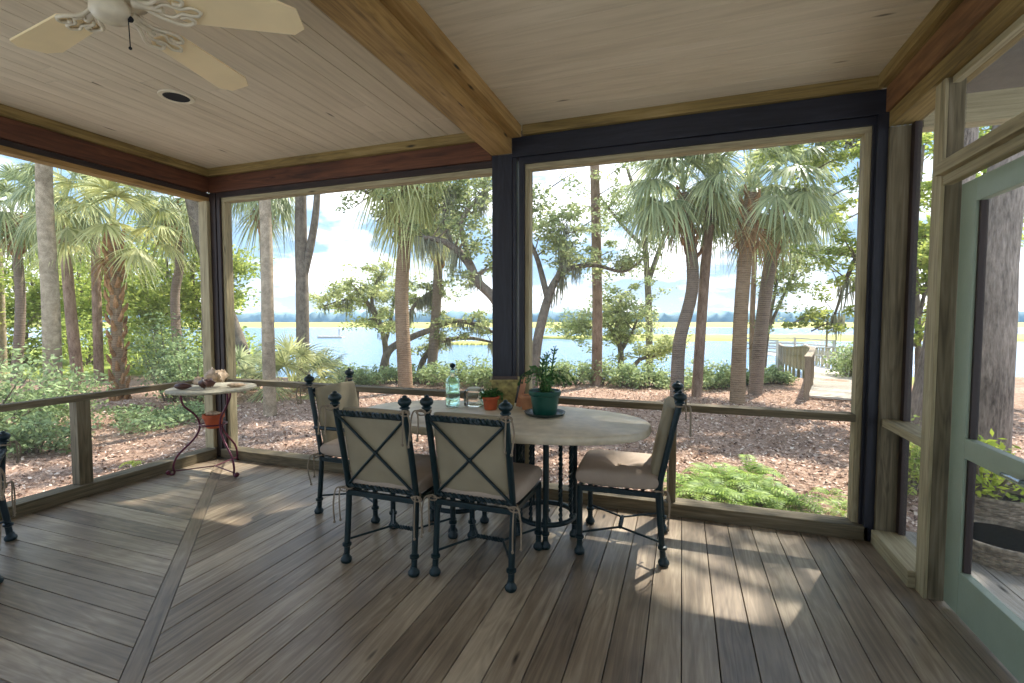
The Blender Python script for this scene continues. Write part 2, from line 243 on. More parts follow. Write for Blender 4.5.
# ------------------------------------------------------------------ mesh helpers
class MB:
    def __init__(s): s.v=[]; s.f=[]; s.uv=[]
    def quad(s,pts,uvs=None):
        i=len(s.v); s.v+= [tuple(p) for p in pts]; s.f.append(tuple(range(i,i+len(pts)))); s.uv+= uvs or [(0,0)]*len(pts)
    def box(s,x0,x1,y0,y1,z0,z1,ax=None,M4=None):
        d=(x1-x0,y1-y0,z1-z0); ax=d.index(max(d)) if ax is None else ax
        o=len(s.v); ou,ov=random.uniform(0,50),random.uniform(0,50)
        c=[(x0,y0,z0),(x1,y0,z0),(x1,y1,z0),(x0,y1,z0),(x0,y0,z1),(x1,y0,z1),(x1,y1,z1),(x0,y1,z1)]
        s.v+=[tuple(M4@Vector(p)) for p in c] if M4 else c
        for f in ((0,3,2,1),(4,5,6,7),(0,1,5,4),(1,2,6,5),(2,3,7,6),(3,0,4,7)):
            s.f.append(tuple(o+i for i in f))
            ps=[c[i] for i in f]
            oth=[a for a in range(3) if a!=ax]
            var=[max(p[a] for p in ps)-min(p[a] for p in ps) for a in range(3)]
            for p in ps:
                if var[ax]<1e-6: s.uv.append((p[oth[0]]+ou,p[oth[1]]+ov))
                else:
                    a=oth[0] if var[oth[0]]>1e-6 else oth[1]
                    s.uv.append((p[ax]+ou,p[a]+ov+(0.37 if a==oth[0] else 0)))
        return s
    def bar(s,a,b,w,h,up=(0,0,1)):
        """rectangular bar from a to b"""
        a,b=Vector(a),Vector(b); d=b-a; l=d.length; d.normalize(); u=Vector(up)
        if abs(d.dot(u))>0.98: u=Vector((0,1,0))
        sx=d.cross(u).normalized(); uu=sx.cross(d).normalized()
        m=Matrix((( d.x,sx.x,uu.x,a.x),(d.y,sx.y,uu.y,a.y),(d.z,sx.z,uu.z,a.z),(0,0,0,1)))
        return s.box(0,l,-w/2,w/2,-h/2,h/2,ax=0,M4=m)
    def tube(s,pts,r,n=10,cap=True):
        pts=[Vector(p) for p in pts]; rs=r if isinstance(r,(list,tuple)) else [r]*len(pts)
        o=len(s.v); t0=(pts[1]-pts[0]).normalized(); u=t0.orthogonal().normalized(); L_=0
        for i,p in enumerate(pts):
            t=(pts[min(i+1,len(pts)-1)]-pts[max(i-1,0)])
            t=t.normalized() if t.length>1e-9 else t0
            u=(u-t*u.dot(t)); u=u.normalized() if u.length>1e-6 else t.orthogonal().normalized()
            w=t.cross(u)
            for k in range(n):
                a=2*PI*k/n; s.v.append(tuple(p+(u*math.cos(a)+w*math.sin(a))*rs[i]))
        for i in range(len(pts)-1):
            for k in range(n):
                a,b=o+i*n+k,o+i*n+(k+1)%n; s.f.append((a,b,b+n,a+n)); s.uv+=[(i*.1,k/n),(i*.1,(k+1)/n),(i*.1+.1,(k+1)/n),(i*.1+.1,k/n)]
        if cap:
            s.f.append(tuple(o+k for k in range(n-1,-1,-1))); s.uv+=[(0,0)]*n
            q=o+(len(pts)-1)*n; s.f.append(tuple(q+k for k in range(n))); s.uv+=[(0,0)]*n
        return s
    def lathe(s,prof,n=24,c=(0,0,0),sx=1,sy=1,closed=False):
        o=len(s.v)
        for r,z in prof:
            for k in range(n):
                a=2*PI*k/n; s.v.append((c[0]+r*sx*math.cos(a),c[1]+r*sy*math.sin(a),c[2]+z))
        m=len(prof)
        for i in range(m-1):
            for k in range(n):
                a,b=o+i*n+k,o+i*n+(k+1)%n; s.f.append((a,b,b+n,a+n)); s.uv+=[(k/n*2,i*.1),((k+1)/n*2,i*.1),((k+1)/n*2,i*.1+.1),(k/n*2,i*.1+.1)]
        if not closed:
            if prof[0][0]>1e-4: s.f.append(tuple(o+k for k in range(n-1,-1,-1))); s.uv+=[(0,0)]*n
            if prof[-1][0]>1e-4:
                q=o+(m-1)*n; s.f.append(tuple(q+k for k in range(n))); s.uv+=[(0,0)]*n
        return s
    def ball(s,c,r,n=12,sz=1):
        return s.lathe([(max(1e-5,r*math.sin(PI*i/8)),-r*sz*math.cos(PI*i/8)) for i in range(9)],n,c)
    def build(s,name,mat,parent=None,smooth=False,bevel=0,loc=None):
        me=bpy.data.meshes.new(name); me.from_pydata(s.v,[],s.f)
        uvl=me.uv_layers.new(name='UVMap'); uvl.data.foreach_set('uv',np.array(s.uv,dtype=np.float32).ravel())
        if isinstance(mat,str): mat=M[mat]
        me.materials.append(mat)
        if smooth:
            me.polygons.foreach_set('use_smooth',[True]*len(me.polygons))
            try: me.set_sharp_from_angle(angle=R(50))
            except Exception: pass
        o=bpy.data.objects.new(name,me); C.objects.link(o)
        if parent: o.parent=parent
        if loc is not None: o.location=loc
        if bevel:
            b=o.modifiers.new('bevel','BEVEL'); b.width=bevel; b.segments=2; b.limit_method='ANGLE'; b.harden_normals=False
        return o
def npmesh(name,V,Fc,mat,parent=None,loc=None):
    """V (n,3), Fc (m,4) or (m,3)"""
    me=bpy.data.meshes.new(name); V=np.asarray(V,dtype=np.float32); Fc=np.asarray(Fc,dtype=np.int32); k=Fc.shape[1]
    me.vertices.add(len(V)); me.vertices.foreach_set('co',V.ravel())
    me.loops.add(Fc.size); me.loops.foreach_set('vertex_index',Fc.ravel())
    me.polygons.add(len(Fc)); me.polygons.foreach_set('loop_start',np.arange(0,Fc.size,k,dtype=np.int32)); me.polygons.foreach_set('loop_total',np.full(len(Fc),k,dtype=np.int32))
    me.update(); me.validate(); me.materials.append(M[mat] if isinstance(mat,str) else mat)
    o=bpy.data.objects.new(name,me); C.objects.link(o)
    if parent: o.parent=parent
    if loc is not None: o.location=loc
    return o
def tag(o,label=None,cat=None,group=None,kind=None):
    if label: o['label']=label
    if cat: o['category']=cat
    if group: o['group']=group
    if kind: o['kind']=kind
    return o
def thing(name,label,cat,loc=(0,0,0),rz=0,group=None,kind=None):
    o=bpy.data.objects.new(name,None); C.objects.link(o); o.empty_display_size=0.1; o.location=loc; o.rotation_euler=(0,0,rz)
    return tag(o,label,cat,group,kind)
def struct(o): o['kind']='structure'; return o
def copy_tree(o,parent=None):
    c=o.copy(); C.objects.link(c); c.parent=parent
    for ch in list(o.children): copy_tree(ch,c)
    return c
def leafcloud(clusters,size,n,flat=0.6,aspect=0.45):
    """clusters: list (cx,cy,cz,rx,ry,rz); n leaves per cluster; returns V,F of diamond leaves"""
    cl=np.array(clusters,dtype=float); cnt=len(cl)*n
    c=np.repeat(cl,n,axis=0)
    u=RNG.normal(size=(cnt,3)); u/=np.linalg.norm(u,axis=1,keepdims=True)
    rad=RNG.random(cnt)**0.45
    p=c[:,:3]+u*rad[:,None]*c[:,3:6]
    a=RNG.normal(size=(cnt,3)); a[:,2]*=flat; a/=np.linalg.norm(a,axis=1,keepdims=True)
    b=RNG.normal(size=(cnt,3)); b[:,2]*=flat; b-=a*np.sum(a*b,axis=1,keepdims=True); b/=np.linalg.norm(b,axis=1,keepdims=True)
    s=size*(0.6+0.8*RNG.random(cnt))[:,None]
    V=np.stack([p-a*s*.5,p+b*s*aspect*.5,p+a*s*.5,p-b*s*aspect*.5],axis=1).reshape(-1,3)
    Fc=np.arange(cnt*4).reshape(-1,4)
    return V,Fc

# ------------------------------------------------------------------ porch room
XL,XR,YB,ZC=-4.25,1.12,3.43,2.74; Y0=-2.2
# floor boards: right field runs front to back, left field runs side to side, a mitre board between
def miter_y(x): return -0.75-x          # the joint line x+y=-0.75
fb=MB(); wb=0.14; g=0.0045
def fboard(poly,ax):
    ou,ov=random.uniform(0,40),random.uniform(0,40)
    top=[(x,y,0.0) for x,y in poly]; bot=[(x,y,-0.03) for x,y in poly]; n=len(poly); o=len(fb.v)
    fb.v+=top+bot
    uvf=(lambda p:(p[1]+ou,p[0]+ov)) if ax==1 else ((lambda p:(p[0]+ou,p[1]+ov)) if ax==0 else (lambda p:((p[0]-p[1])*.707+ou,(p[0]+p[1])*.707+ov)))
    fb.f.append(tuple(o+i for i in range(n))); fb.uv+=[uvf(p) for p in top]
    for i in range(n):
        j=(i+1)%n; fb.f.append((o+i,o+n+i,o+n+j,o+j)); fb.uv+=[uvf(top[i]),uvf(top[i]),uvf(top[j]),uvf(top[j])]
hw=0.038*1.414+0.004
x=XR+0.16
while x>XL-0.05:
    a,b=x-wb+g/2,x-g/2
    ya,yb=max(Y0,miter_y(a)+hw),max(Y0,miter_y(b)+hw)
    if ya<YB+0.08: 
        yt=YB+0.12
        if abs(ya-Y0)<1e-6 and random.random()<0.45:
            c=random.uniform(-1,2.2); fboard([(a,ya),(b,yb),(b,c-.002),(a,c-.002)],1); fboard([(a,c+.002),(b,c+.002),(b,yt),(a,yt)],1)
        else: fboard([(a,ya),(b,yb),(b,yt),(a,yt)],1)
    x-=wb
y=YB+0.1
while y>Y0:
    a,b=y-wb+g/2,y-g/2
    xa,xb=-0.75-a-hw,-0.75-b-hw
    if xa>XL-0.1: fboard([(XL-0.12,a),(xa,a),(max(xb,XL-.12),b),(XL-0.12,b)],0)
    y-=wb
for (t0,t1) in ((-4.32,-1.86),(-1.85,1.45)):
    q=0.0265
    fboard([(t1-q,-0.75-t1-q),(t1+q,-0.75-t1+q),(t0+q,-0.75-t0+q),(t0-q,-0.75-t0-q)],2)
fl=fb.build('floor','floor',bevel=0.0015); struct(fl)
sub=MB().box(XL-.12,XR+.16,Y0,YB+.12,-0.35,-0.032); so_=sub.build('trim_1','darkpost'); struct(so_)

# ceiling boards
cb=MB()
x=-1.30
while x>XL-.1:
    w=0.135; y=Y0
    while y<YB+.05:
        y2=min(YB+.06,y+random.uniform(1.4,3.6)); gg=random.choice((.0006,.0012,.003)); cb.box(x-w+gg,x-gg,y+.001,y2-.001,ZC,ZC+.02,ax=1); y=y2
    x-=w
y=YB+.06
while y>Y0:
    w=0.135; gg=random.choice((.0006,.0012,.003)); cb.box(-1.29,XR+.1,y-w+gg,y-gg,ZC,ZC+.02,ax=0); y-=w
struct(cb.build('ceiling','ceil',bevel=0.0025))
struct(MB().box(XL-.1,XR+.1,Y0,YB+.06,ZC+.021,ZC+.028).build('trim_6','black'))  # black sheet added behind the boards to paint shade into the seams
rf=MB().box(XL-.75,XR+3.4,Y0-.3,YB+.75,ZC+.03,ZC+.16); struct(rf.build('trim_2','roof'))
# centre beam with upper cleat
tb=MB().box(-1.36,-1.20,Y0,YB-.02,2.555,ZC).box(-1.199,-1.12,Y0,YB-.04,2.655,ZC-.001); struct(tb.build('trim_3','gold',bevel=0.004))

# header assemblies
def header_back():
    w=thing('wall_back',None,None,kind='structure')
    MB().box(XL,-1.37,YB-.05,YB+.02,2.67,ZC).box(-1.11,XR-.05,YB-.05,YB+.02,2.67,ZC).build('cornice','cornice',w,bevel=.003)
    MB().box(XL,-1.361,YB-.02,YB+.12,2.527,2.669).build('header_beam','beam',w,bevel=.004)
    MB().box(-1.20,XR,YB-.02,YB+.12,2.527,2.669).build('header_beam','blackpost_flare',w,bevel=.004)
    MB().box(-1.36,-1.20,YB-.015,YB+.12,0,2.554).box(-1.199,-1.17,YB-.01,YB+.12,0,2.526).build('post','blackpost_flare',w,bevel=.004)
    MB().box(XL-.02,XL+.075,YB-.004,YB+.12,0,2.526).build('post','darkpost',w,bevel=.004)
    MB().box(1.055,XR+.0,YB-.03,YB+.14,0,2.526).build('post','blackpost_flare',w,bevel=.004)
header_back()
def window_back(n,x0,x1,studs,matf,dark):
    w=thing('window_%d'%n,None,None,kind='structure')
    # outer casing (front face) and inner lip set back
    MB().box(x0-.076,x1+.076,YB+.0,YB+.035,2.478,2.526).build('head_casing',dark,w,bevel=.002)
    MB().box(x0-.036,x1+.036,YB+.02,YB+.10,2.440,2.479).build('head_lip','framelite',w,bevel=.002)  # daylight on the underside put into a paler timber colour
    for (a,b,c,d) in ((x0-.075,x0-.035,x0-.036,x0),(x1+.035,x1+.075,x1,x1+.036)):
        MB().box(a,b,YB-.0,YB+.06,.09,2.48).build('casing',dark,w,bevel=.002)
        MB().box(c,d,YB+.02,YB+.10,.09,2.441).build('stile',matf,w,bevel=.002)
    MB().box(x0-.0,x1+.0,YB-.0,YB+.10,.715,.76).build('rail','frame',w,bevel=.003)
    MB().box(x0-.075,x1+.075,YB-.03,YB+.10,0.0,.088).build('sill','frame',w,bevel=.004)
    for s in studs: MB().box(s-.024,s+.024,YB+.0,YB+.09,.089,.714).build('stud','frame',w,bevel=.003)
    MB().box(x0-.0,x1+.0,YB+.075,YB+.076,.10,2.44).build('insect_screen','screen',w)
window_back(1,-4.09,-1.372,[-2.68],'framelite','darkpost')
window_back(2,-1.075,1.005,[-.046],'framelite','blackpost_flare')
def wall_left():
    w=thing('wall_left',None,None,kind='structure')
    MB().box(XL-.02,XL+.05,Y0,YB-.05,2.67,ZC).build('cornice','cornice',w,bevel=.003)
    MB().box(XL-.12,XL+.02,Y0,YB-.02,2.527,2.669).build('header_beam','beam',w,bevel=.004)
    k=thing('window_3',None,None,kind='structure')
    MB().box(XL-.035,XL,Y0,YB+.0,2.485,2.526).build('head_casing','darkpost',k,bevel=.002)
    MB().box(XL-.10,XL-.0,Y0,YB+.0,2.446,2.484).build('head_lip','gold',k,bevel=.002)
    MB().box(XL-.10,XL+.01,YB-.04,YB-.005,.09,2.447).build('stile','framelite',k,bevel=.002)
    MB().box(XL-.07,XL+.0,Y0,YB-.041,.722,.768).build('rail','frame',k,bevel=.003)
    MB().box(XL-.10,XL+.04,Y0,YB-.031,0,.089).build('sill','frame',k,bevel=.004)
    for yy in (2.34,.88,-.6,): MB().box(XL-.09,XL-.0,yy-.045,yy+.045,.089,.721).build('stud','frame',k,bevel=.003)
    MB().box(XL-.076,XL-.075,Y0,YB-.041,.10,2.45).build('insect_screen','screen',k)
wall_left()
def wall_right():
    w=thing('wall_right',None,None,kind='structure')
    MB().box(XR-.08,XR+.02,Y0,YB-.02,2.672,ZC).build('cornice','cornice',w,bevel=.003)
    MB().box(XR-.035,XR+.10,Y0,YB-.04,2.527,2.671).build('header_beam','beam_r',w,bevel=.004)
    MB().box(XR-.02,XR+.12,Y0,YB-.05,2.44,2.526).build('header_lip','cornice',w,bevel=.003)
    MB().box(XR-.015,XR+.10,3.375,YB-.031,0.0,2.44).build('stile','frame',w,bevel=.003)
    MB().box(XR-.005,XR+.010,2.785,2.875,0,2.44).build('post_facing','framelite',w,bevel=.002)
    MB().box(XR+.0105,XR+.075,2.787,2.872,0,2.44).build('post','frame',w,bevel=.003)
    MB().box(XR-.03,XR+.04,1.6,2.79,2.0,2.055).build('transom_bar','framelite',w,bevel=.003)
    MB().box(XR-.0,XR+.04,1.75,2.784,1.955,1.999).build('door_head','framelite',w,bevel=.003)
    MB().box(XR+.0,XR+.10,1.55,1.76,0,2.44).build('post','framelite',w,bevel=.003)
    k=thing('window_4',None,None,kind='structure')
    MB().box(XR+.085,XR+.12,3.33,3.374,.09,2.44).build('stile','darkpost',k,bevel=.002)
    MB().box(XR-.0,XR+.12,2.876,3.374,.71,.755).build('rail','framelite',k,bevel=.003)
    MB().box(XR-.035,XR+.12,2.876,3.374,0.001,.088).build('sill','framelite',k,bevel=.003)
    MB().box(XR+.10,XR+.101,2.84,3.33,.09,2.44).build('insect_screen','screen',k)
    k=thing('window_5',None,None,kind='structure')
    MB().box(XR+.02,XR+.05,1.77,2.779,2.41,2.44).build('head_lip','framelite',k)
    MB().box(XR+.07,XR+.071,1.77,2.78,2.056,2.44).build('insect_screen','screen',k)
    # house side of the porch
    k=thing('wall_house',None,None,kind='structure')
    MB().box(XR,XR+.1,Y0,1.549,0,.8).box(XR,XR+.1,Y0,1.549,2.3,2.44).box(XR,XR+.1,Y0,-.8,.8,2.3).build('panel','framelite',k)
wall_right()
bw=thing('wall_front',None,None,kind='structure')
MB().box(XL,XR,Y0-.12,Y0,0,.5).box(XL,XR,Y0-.12,Y0,2.3,ZC).box(XL,-3.4,Y0-.12,Y0,.5,2.3).box(.4,XR,Y0-.12,Y0,.5,2.3).box(-1.7,-1.3,Y0-.12,Y0,.5,2.3).build('siding','ceil',bw)

# screen door
d=thing('door_1',None,None,kind='structure'); DX0,DX1=XR+.062,XR+.10; ya,yb=1.78,2.762
MB().box(DX0,DX1,yb-.12,yb,.02,1.95).build('stile','door',d,bevel=.003)
MB().box(DX0,DX1,ya,ya+.12,.02,1.95).build('stile','door',d,bevel=.003)
MB().box(DX0,DX1,ya+.12,yb-.12,1.85,1.95).build('top_rail','door',d,bevel=.003)
MB().box(DX0,DX1,ya+.12,yb-.12,.73,.82).build('lock_rail','door',d,bevel=.003)
MB().box(DX0,DX1,ya+.12,yb-.12,.02,.22).build('bottom_rail','door',d,bevel=.003)
MB().box(DX0+.03,DX0+.031,ya+.12,yb-.12,.22,1.85).build('insect_screen','screen',d)
MB().box(DX0+.012,DX1,yb-.135,yb-.12,.22,.73).box(DX0+.012,DX1,yb-.135,yb-.12,.82,1.85).build('shaded_reveal','darkpost',d)  # dark strips painting the shade of the door's inner reveal
h=MB(); h.tube([(DX0-.002,2.20,.775),(DX0-.05,2.20,.775)],.012,12); h.tube([(DX0-.05,2.20,.775),(DX0-.052,2.24,.778),(DX0-.052,2.32,.775),(DX0-.045,2.335,.77)],.008,10); h.lathe([(.025,0),(.025,.006),(.012,.008)],16,(0,0,0)); h.v[-48:]=[(DX0-z_,2.20+x_,.775+y_) for x_,y_,z_ in h.v[-48:]] if False else h.v[-48:]
h=MB(); h.tube([(DX0,2.20,.765),(DX0-.04,2.20,.765)],.009,12); h.tube([(DX0-.04,2.19,.765),(DX0-.042,2.24,.767),(DX0-.042,2.29,.765),(DX0-.036,2.30,.76)],.007,10); h.box(DX0-.005,DX0,2.18,2.22,.72,.83)
h.build('handle','steel',d,smooth=True)

#==VEG==
# ------------------------------------------------------------------ land, river, far shore
def build_ground():
    V=[];Fc=[];G=[]
    ths=np.linspace(-62,62,150); ds=list(np.linspace(0.2,3,6))+list(np.linspace(3.3,34,100))+[38,44,55]
    for r_ in ds:
        for th in ths:
            a=R(th); 
            dirv=FW*math.cos(a)+RT*math.sin(a); x,y=dirv.x*r_*1.25,dirv.y*r_*1.25
            V.append((x,y,gz(x,y))); d=r_*1.25*math.cos(a); q=math.tan(a)
            gr=sm(13.2,15,d+0.8*math.sin(x*1.3)+0.5*math.sin(y*2.1+x))
            G.append(gr)
    n=len(ths)
    for i in range(len(ds)-1):
        for j in range(n-1): k=i*n+j; Fc.append((k,k+1,k+n+1,k+n))
    V=np.array(V); o=npmesh('ground',V,Fc,'ground'); a=o.data.attributes.new('grassy','FLOAT','POINT'); a.data.foreach_set('value',np.array(G,dtype=np.float32))
    o.data.polygons.foreach_set('use_smooth',[True]*len(Fc)); struct(o)
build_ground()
ww=-2.2
w=MB(); c=FW*300
w.quad([tuple(FW*12+RT*s_*500+Vector((0,0,ww))) for s_ in (-1,1)]+[tuple(FW*900+RT*s_*900+Vector((0,0,ww))) for s_ in (1,-1)]); struct(w.build('river','water'))
def strip(name,d0,d1,s0,s1,h,mat,seed,n=90,rough=0.25):
    rnd=random.Random(seed); V=[];Fc=[]
    for i in range(n+1):
        t=i/n; s_=s0+(s1-s0)*t; e=min(1,8*t,8*(1-t))
        w0=d0+(d1-d0)*0.5*(1-e)+rnd.uniform(-1,1)*(d1-d0)*.08; w1=d1-(d1-d0)*0.5*(1-e)+rnd.uniform(-1,1)*(d1-d0)*.08
        hh=h*(1+rnd.uniform(-rough,rough))
        for dd,z in ((w0,ww-.1),(w0+.03*(w1-w0),ww+hh*.8),((w0+w1)/2,ww+hh),(w1,ww+hh*.8)):
            p=FW*dd+RT*s_; V.append((p.x,p.y,z))
    for i in range(n):
        for k in range(3): a=i*4+k; Fc.append((a,a+4,a+5,a+1))
    o=npmesh(name,V,Fc,mat); tag(o,kind='stuff'); return o
o=strip('marsh_grass',72,92,4,150,.45,'marsh',1); tag(o,'narrow yellow green marsh strip lying in the river','marsh')
o=strip('marsh_grass',62,68,-9,4,.3,'marsh',2); tag(o,'small yellow marsh tuft close to the near bank','marsh')
o=strip('marsh_grass',170,330,-420,420,.5,'marsh',3); tag(o,'long pale yellow marsh along the far shore','marsh')
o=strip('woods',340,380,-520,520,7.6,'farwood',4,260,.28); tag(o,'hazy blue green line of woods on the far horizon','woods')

def litter():
    n=60000; a=RNG.uniform(R(-52),R(52),n); r_=3.9+RNG.random(n)**1.1*9.5
    x=(-np.sin(YAW))*np.cos(a)*r_+np.cos(YAW)*np.sin(a)*r_; y=np.cos(YAW)*np.cos(a)*r_+np.sin(YAW)*np.sin(a)*r_
    r2=r_/np.cos(a)*1.0
    dd_=-x*math.sin(YAW)+y*math.cos(YAW); keep=(dd_<13.5)&((y>YB+.2)|(x<XL-.2)|((x>XR+2.3)&(y>0)))&(np.abs(a)<2); x,y=x[keep],y[keep]; n=len(x)
    z=np.array([gz(p,q) for p,q in zip(x,y)])+RNG.uniform(.005,.03,n)
    ang=RNG.uniform(0,2*PI,n); s_=RNG.uniform(.012,.034,n); t=RNG.normal(0,.35,(n,2))
    dx,dy=np.cos(ang)*s_,np.sin(ang)*s_; wx,wy=-np.sin(ang)*s_*.45,np.cos(ang)*s_*.45
    c=np.stack([x,y,z],1); A=np.stack([dx,dy,s_*t[:,0]],1); B=np.stack([wx,wy,s_*t[:,1]*.6],1)
    V=np.stack([c-A,c+B,c+A,c-B],1).reshape(-1,3); V[:,2]=np.maximum(V[:,2],np.repeat(z,4)-.02)
    o=npmesh('leaf_litter',V,np.arange(4*n).reshape(-1,4),'litter'); tag(o,'dry brown leaves scattered over the mulched ground','leaf litter',kind='stuff')
litter()

# ------------------------------------------------------------------ plants
def rad(px,w,d): return w*d*math.cos(math.atan((px-512)/F))/(2*F)
def smooth_path(pts,n=6):
    pts=[Vector(p) for p in pts]
    if len(pts)<3: 
        return [pts[0].lerp(pts[-1],i/n) for i in range(n+1)]
    o=[]
    P=[pts[0]*2-pts[1]]+pts+[pts[-1]*2-pts[-2]]
    for i in range(1,len(P)-2):
        for k in range(n):
            t=k/n; a,b,c,d=P[i-1],P[i],P[i+1],P[i+2]
            o.append(0.5*((2*b)+(c-a)*t+(2*a-5*b+4*c-d)*t*t+(3*b-a-3*c+d)*t**3))
    o.append(pts[-1]); return o
def rs_path(r,n,m):   # interpolate radii list over m points
    x=np.linspace(0,1,len(r)); return list(np.interp(np.linspace(0,1,m),x,r))
def frond(V,Fc,base,az,el,pl,fr,rnd,blades=26,droop=.5,width=.034):
    side=Vector((-math.sin(az),math.cos(az),0)); p=Vector(base); e=el
    pts=[p.copy()]
    for k in range(6):
        dvec=Vector((math.cos(az)*math.cos(e),math.sin(az)*math.cos(e),math.sin(e))); p=p+dvec*pl/6; pts.append(p.copy()); e-=droop*.12*max(0.2,math.cos(e))
    def st(q,wv,w):
        i=len(V)
        for a,b in zip(q,w): V.append(tuple(a-wv*b)); V.append(tuple(a+wv*b))
        for k in range(len(q)-1): j=i+2*k; Fc.append((j,j+1,j+3,j+2))
    st(pts,side,[.022]*3+[.014]*4)
    t=dvec; nrm=side.cross(t).normalized(); hub=p
    for b in range(blades):
        phi=R(-118+236*(b+.5)/blades+rnd.uniform(-3,3))
        dirb=(t*math.cos(phi)+side*math.sin(phi)+nrm*.16*abs(math.sin(phi))).normalized()
        Lb=fr*(.62+.38*math.cos(phi*.6))*rnd.uniform(.7,1.1); wv=dirb.cross(nrm).normalized()
        q=[];h0=hub+t*(-.04)
        for s_ in (0,.3,.55,.8,1.0):
            q.append(h0+dirb*Lb*s_+Vector((0,0,-1))*droop*Lb*(s_**2.3)*.75+nrm*rnd.uniform(-.01,.01))
        st(q,wv,[.005,width*fr*.72,width*fr*.62,width*fr*.3,.0015])
def crown(root,c,nf,pl,fr,seed,droop=.5,mat='palmleaf',up=(-50,80),dead=4,azr=None,blades=24):
    rnd=random.Random(seed); V=[];Fc=[]
    for i in range(nf):
        az=i*2.399+rnd.uniform(-.3,.3) if azr is None else rnd.uniform(*azr); t=(i+.5)/nf
        el=R(up[0]+(up[1]-up[0])*t+rnd.uniform(-8,8))
        frond(V,Fc,Vector(c)+Vector((rnd.uniform(-.05,.05),rnd.uniform(-.05,.05),rnd.uniform(-.1,.1)+.15*t)),az,el,pl*rnd.uniform(.8,1.1),fr*rnd.uniform(.85,1.1),rnd,blades,droop*(1.25-.5*t))
    npmesh('fronds',V,Fc,mat,root)
    if dead:
        V=[];Fc=[]
        for i in range(dead): frond(V,Fc,Vector(c)+Vector((0,0,-.15)),i*2.4+seed,R(-62+rnd.uniform(-12,8)),pl*.55,fr*.75,rnd,16,.9)
        npmesh('dry_fronds',V,Fc,'palmdead',root)
def palm(label,pix,d,w,nf=24,pl=.75,fr=.85,seed=1,barkm='barkpalm',droop=.55,mat='palmleaf',boots=False,up=(-28,82),dead=3,group=None,d1=None,collar=True,blades=34):
    fr*=.86; pl*=.95; nf=int(nf*.85); droop*=1.35
    b=at(pix[0][0],d); top=P3(pix[-1][0],pix[-1][1],d)
    root=thing('palm_tree',label,'palm',b,group=group)
    pts=[Vector((0,0,-.3)),Vector((0,0,.15))]+[P3(x,y,d)-b for x,y in pix[1:]]
    sp=smooth_path(pts); r0=rad(pix[0][0],w,d)
    rr=rs_path([r0*1.25,r0*1.1,r0,r0*.95,r0*.85],5,len(sp)); tb=MB().tube(sp,rr,14); tb.build('trunk',barkm,root,smooth=True)
    c=pts[-1]
    if boots or collar:
        bm_=MB(); rnd=random.Random(seed); L_=(c-pts[1]).length; h0=.15 if boots else max(.2,L_-.75); nb=int((L_-h0)/.035)
        for i in range(nb):
            t=(h0+i*.035)/L_; k=min(len(sp)-2,int(t*(len(sp)-1))); fr_=t*(len(sp)-1)-k; p=sp[k].lerp(sp[k+1],fr_)
            az=i*2.399; o_=Vector((math.cos(az),math.sin(az),0)); rr_=r0*(1.0 if boots else .92)
            a0=p+o_*rr_*.8; a1=p+o_*(rr_+.035+.03*rnd.random())+Vector((0,0,.10)); a2=p+o_*(rr_+.065+.03*rnd.random())+Vector((0,0,.2+.04*rnd.random()))
            bm_.tube([a0,a1,a2],[.05,.042,.018],5)
        bm_.build('leaf_boots','boots',root)
    crown(root,c,nf,pl,fr,seed,droop,mat,up,dead,blades=blades)
    return root
def leafpart(root,cl,size,n,mat,name='foliage',flat=.6,aspect=.5):
    V,Fc=leafcloud(cl,size,n,flat,aspect); return npmesh(name,V,Fc,mat,root)
def tall_trunk(label,pix,d,w,barkm,cat='tree',ht=13,crownr=2.6,seed=1,cl=34,nleaf=110,leafm='pineleaf',branches=(),lean=0,name='pine_tree',group=None):
    b=at(pix[0][0],d); root=thing(name,label,cat,b,group=group); rnd=random.Random(seed)
    pts=[Vector((0,0,-.3)),Vector((0,0,.1))]+[P3(x,y,d)-b for x,y in pix[1:]]
    last=pts[-1]; dirn=(pts[-1]-pts[-2]).normalized(); topz=ht
    pts.append(last+dirn*((topz-last.z)*.5)+Vector((rnd.uniform(-.2,.2),rnd.uniform(-.2,.2),0))); pts.append(pts[-1]+Vector((rnd.uniform(-.3,.3),rnd.uniform(-.3,.3),(topz-last.z)*.5)))
    sp=smooth_path(pts,7); r0=rad(pix[0][0],w,d); rr=rs_path([r0*1.45,r0*1.02,r0,r0*.95,r0*.75,r0*.4],6,len(sp)); 
    rr=[r0*(1.35 if i<3 else (1.15 if i<6 else 1))*(1-.45*(i/len(sp))**2) for i in range(len(sp))]
    tb=MB().tube(sp,rr,16)
    for bp,bw in branches:
        q=smooth_path([P3(x,y,d)-b for x,y in bp]); r1=rad(bp[0][0],bw,d); tb.tube(q,rs_path([r1,r1*.8,r1*.6],3,len(q)),10)
    top=pts[-1]; cls=[]
    for i in range(cl):
        az=rnd.uniform(0,2*PI); rr_=crownr*rnd.random()**.5; z=rnd.uniform(-2.6,.8); e=Vector((top.x+math.cos(az)*rr_,top.y+math.sin(az)*rr_,top.z+z)); cls.append((*e,.55,.55,.35))
        tb.tube([Vector((top.x,top.y,max(top.z+z-.8,1))),e],[.05,.015],5)
    tb.build('trunk',barkm,root,smooth=True)
    leafpart(root,cls,.2,nleaf,leafm,aspect=.35)
    return root
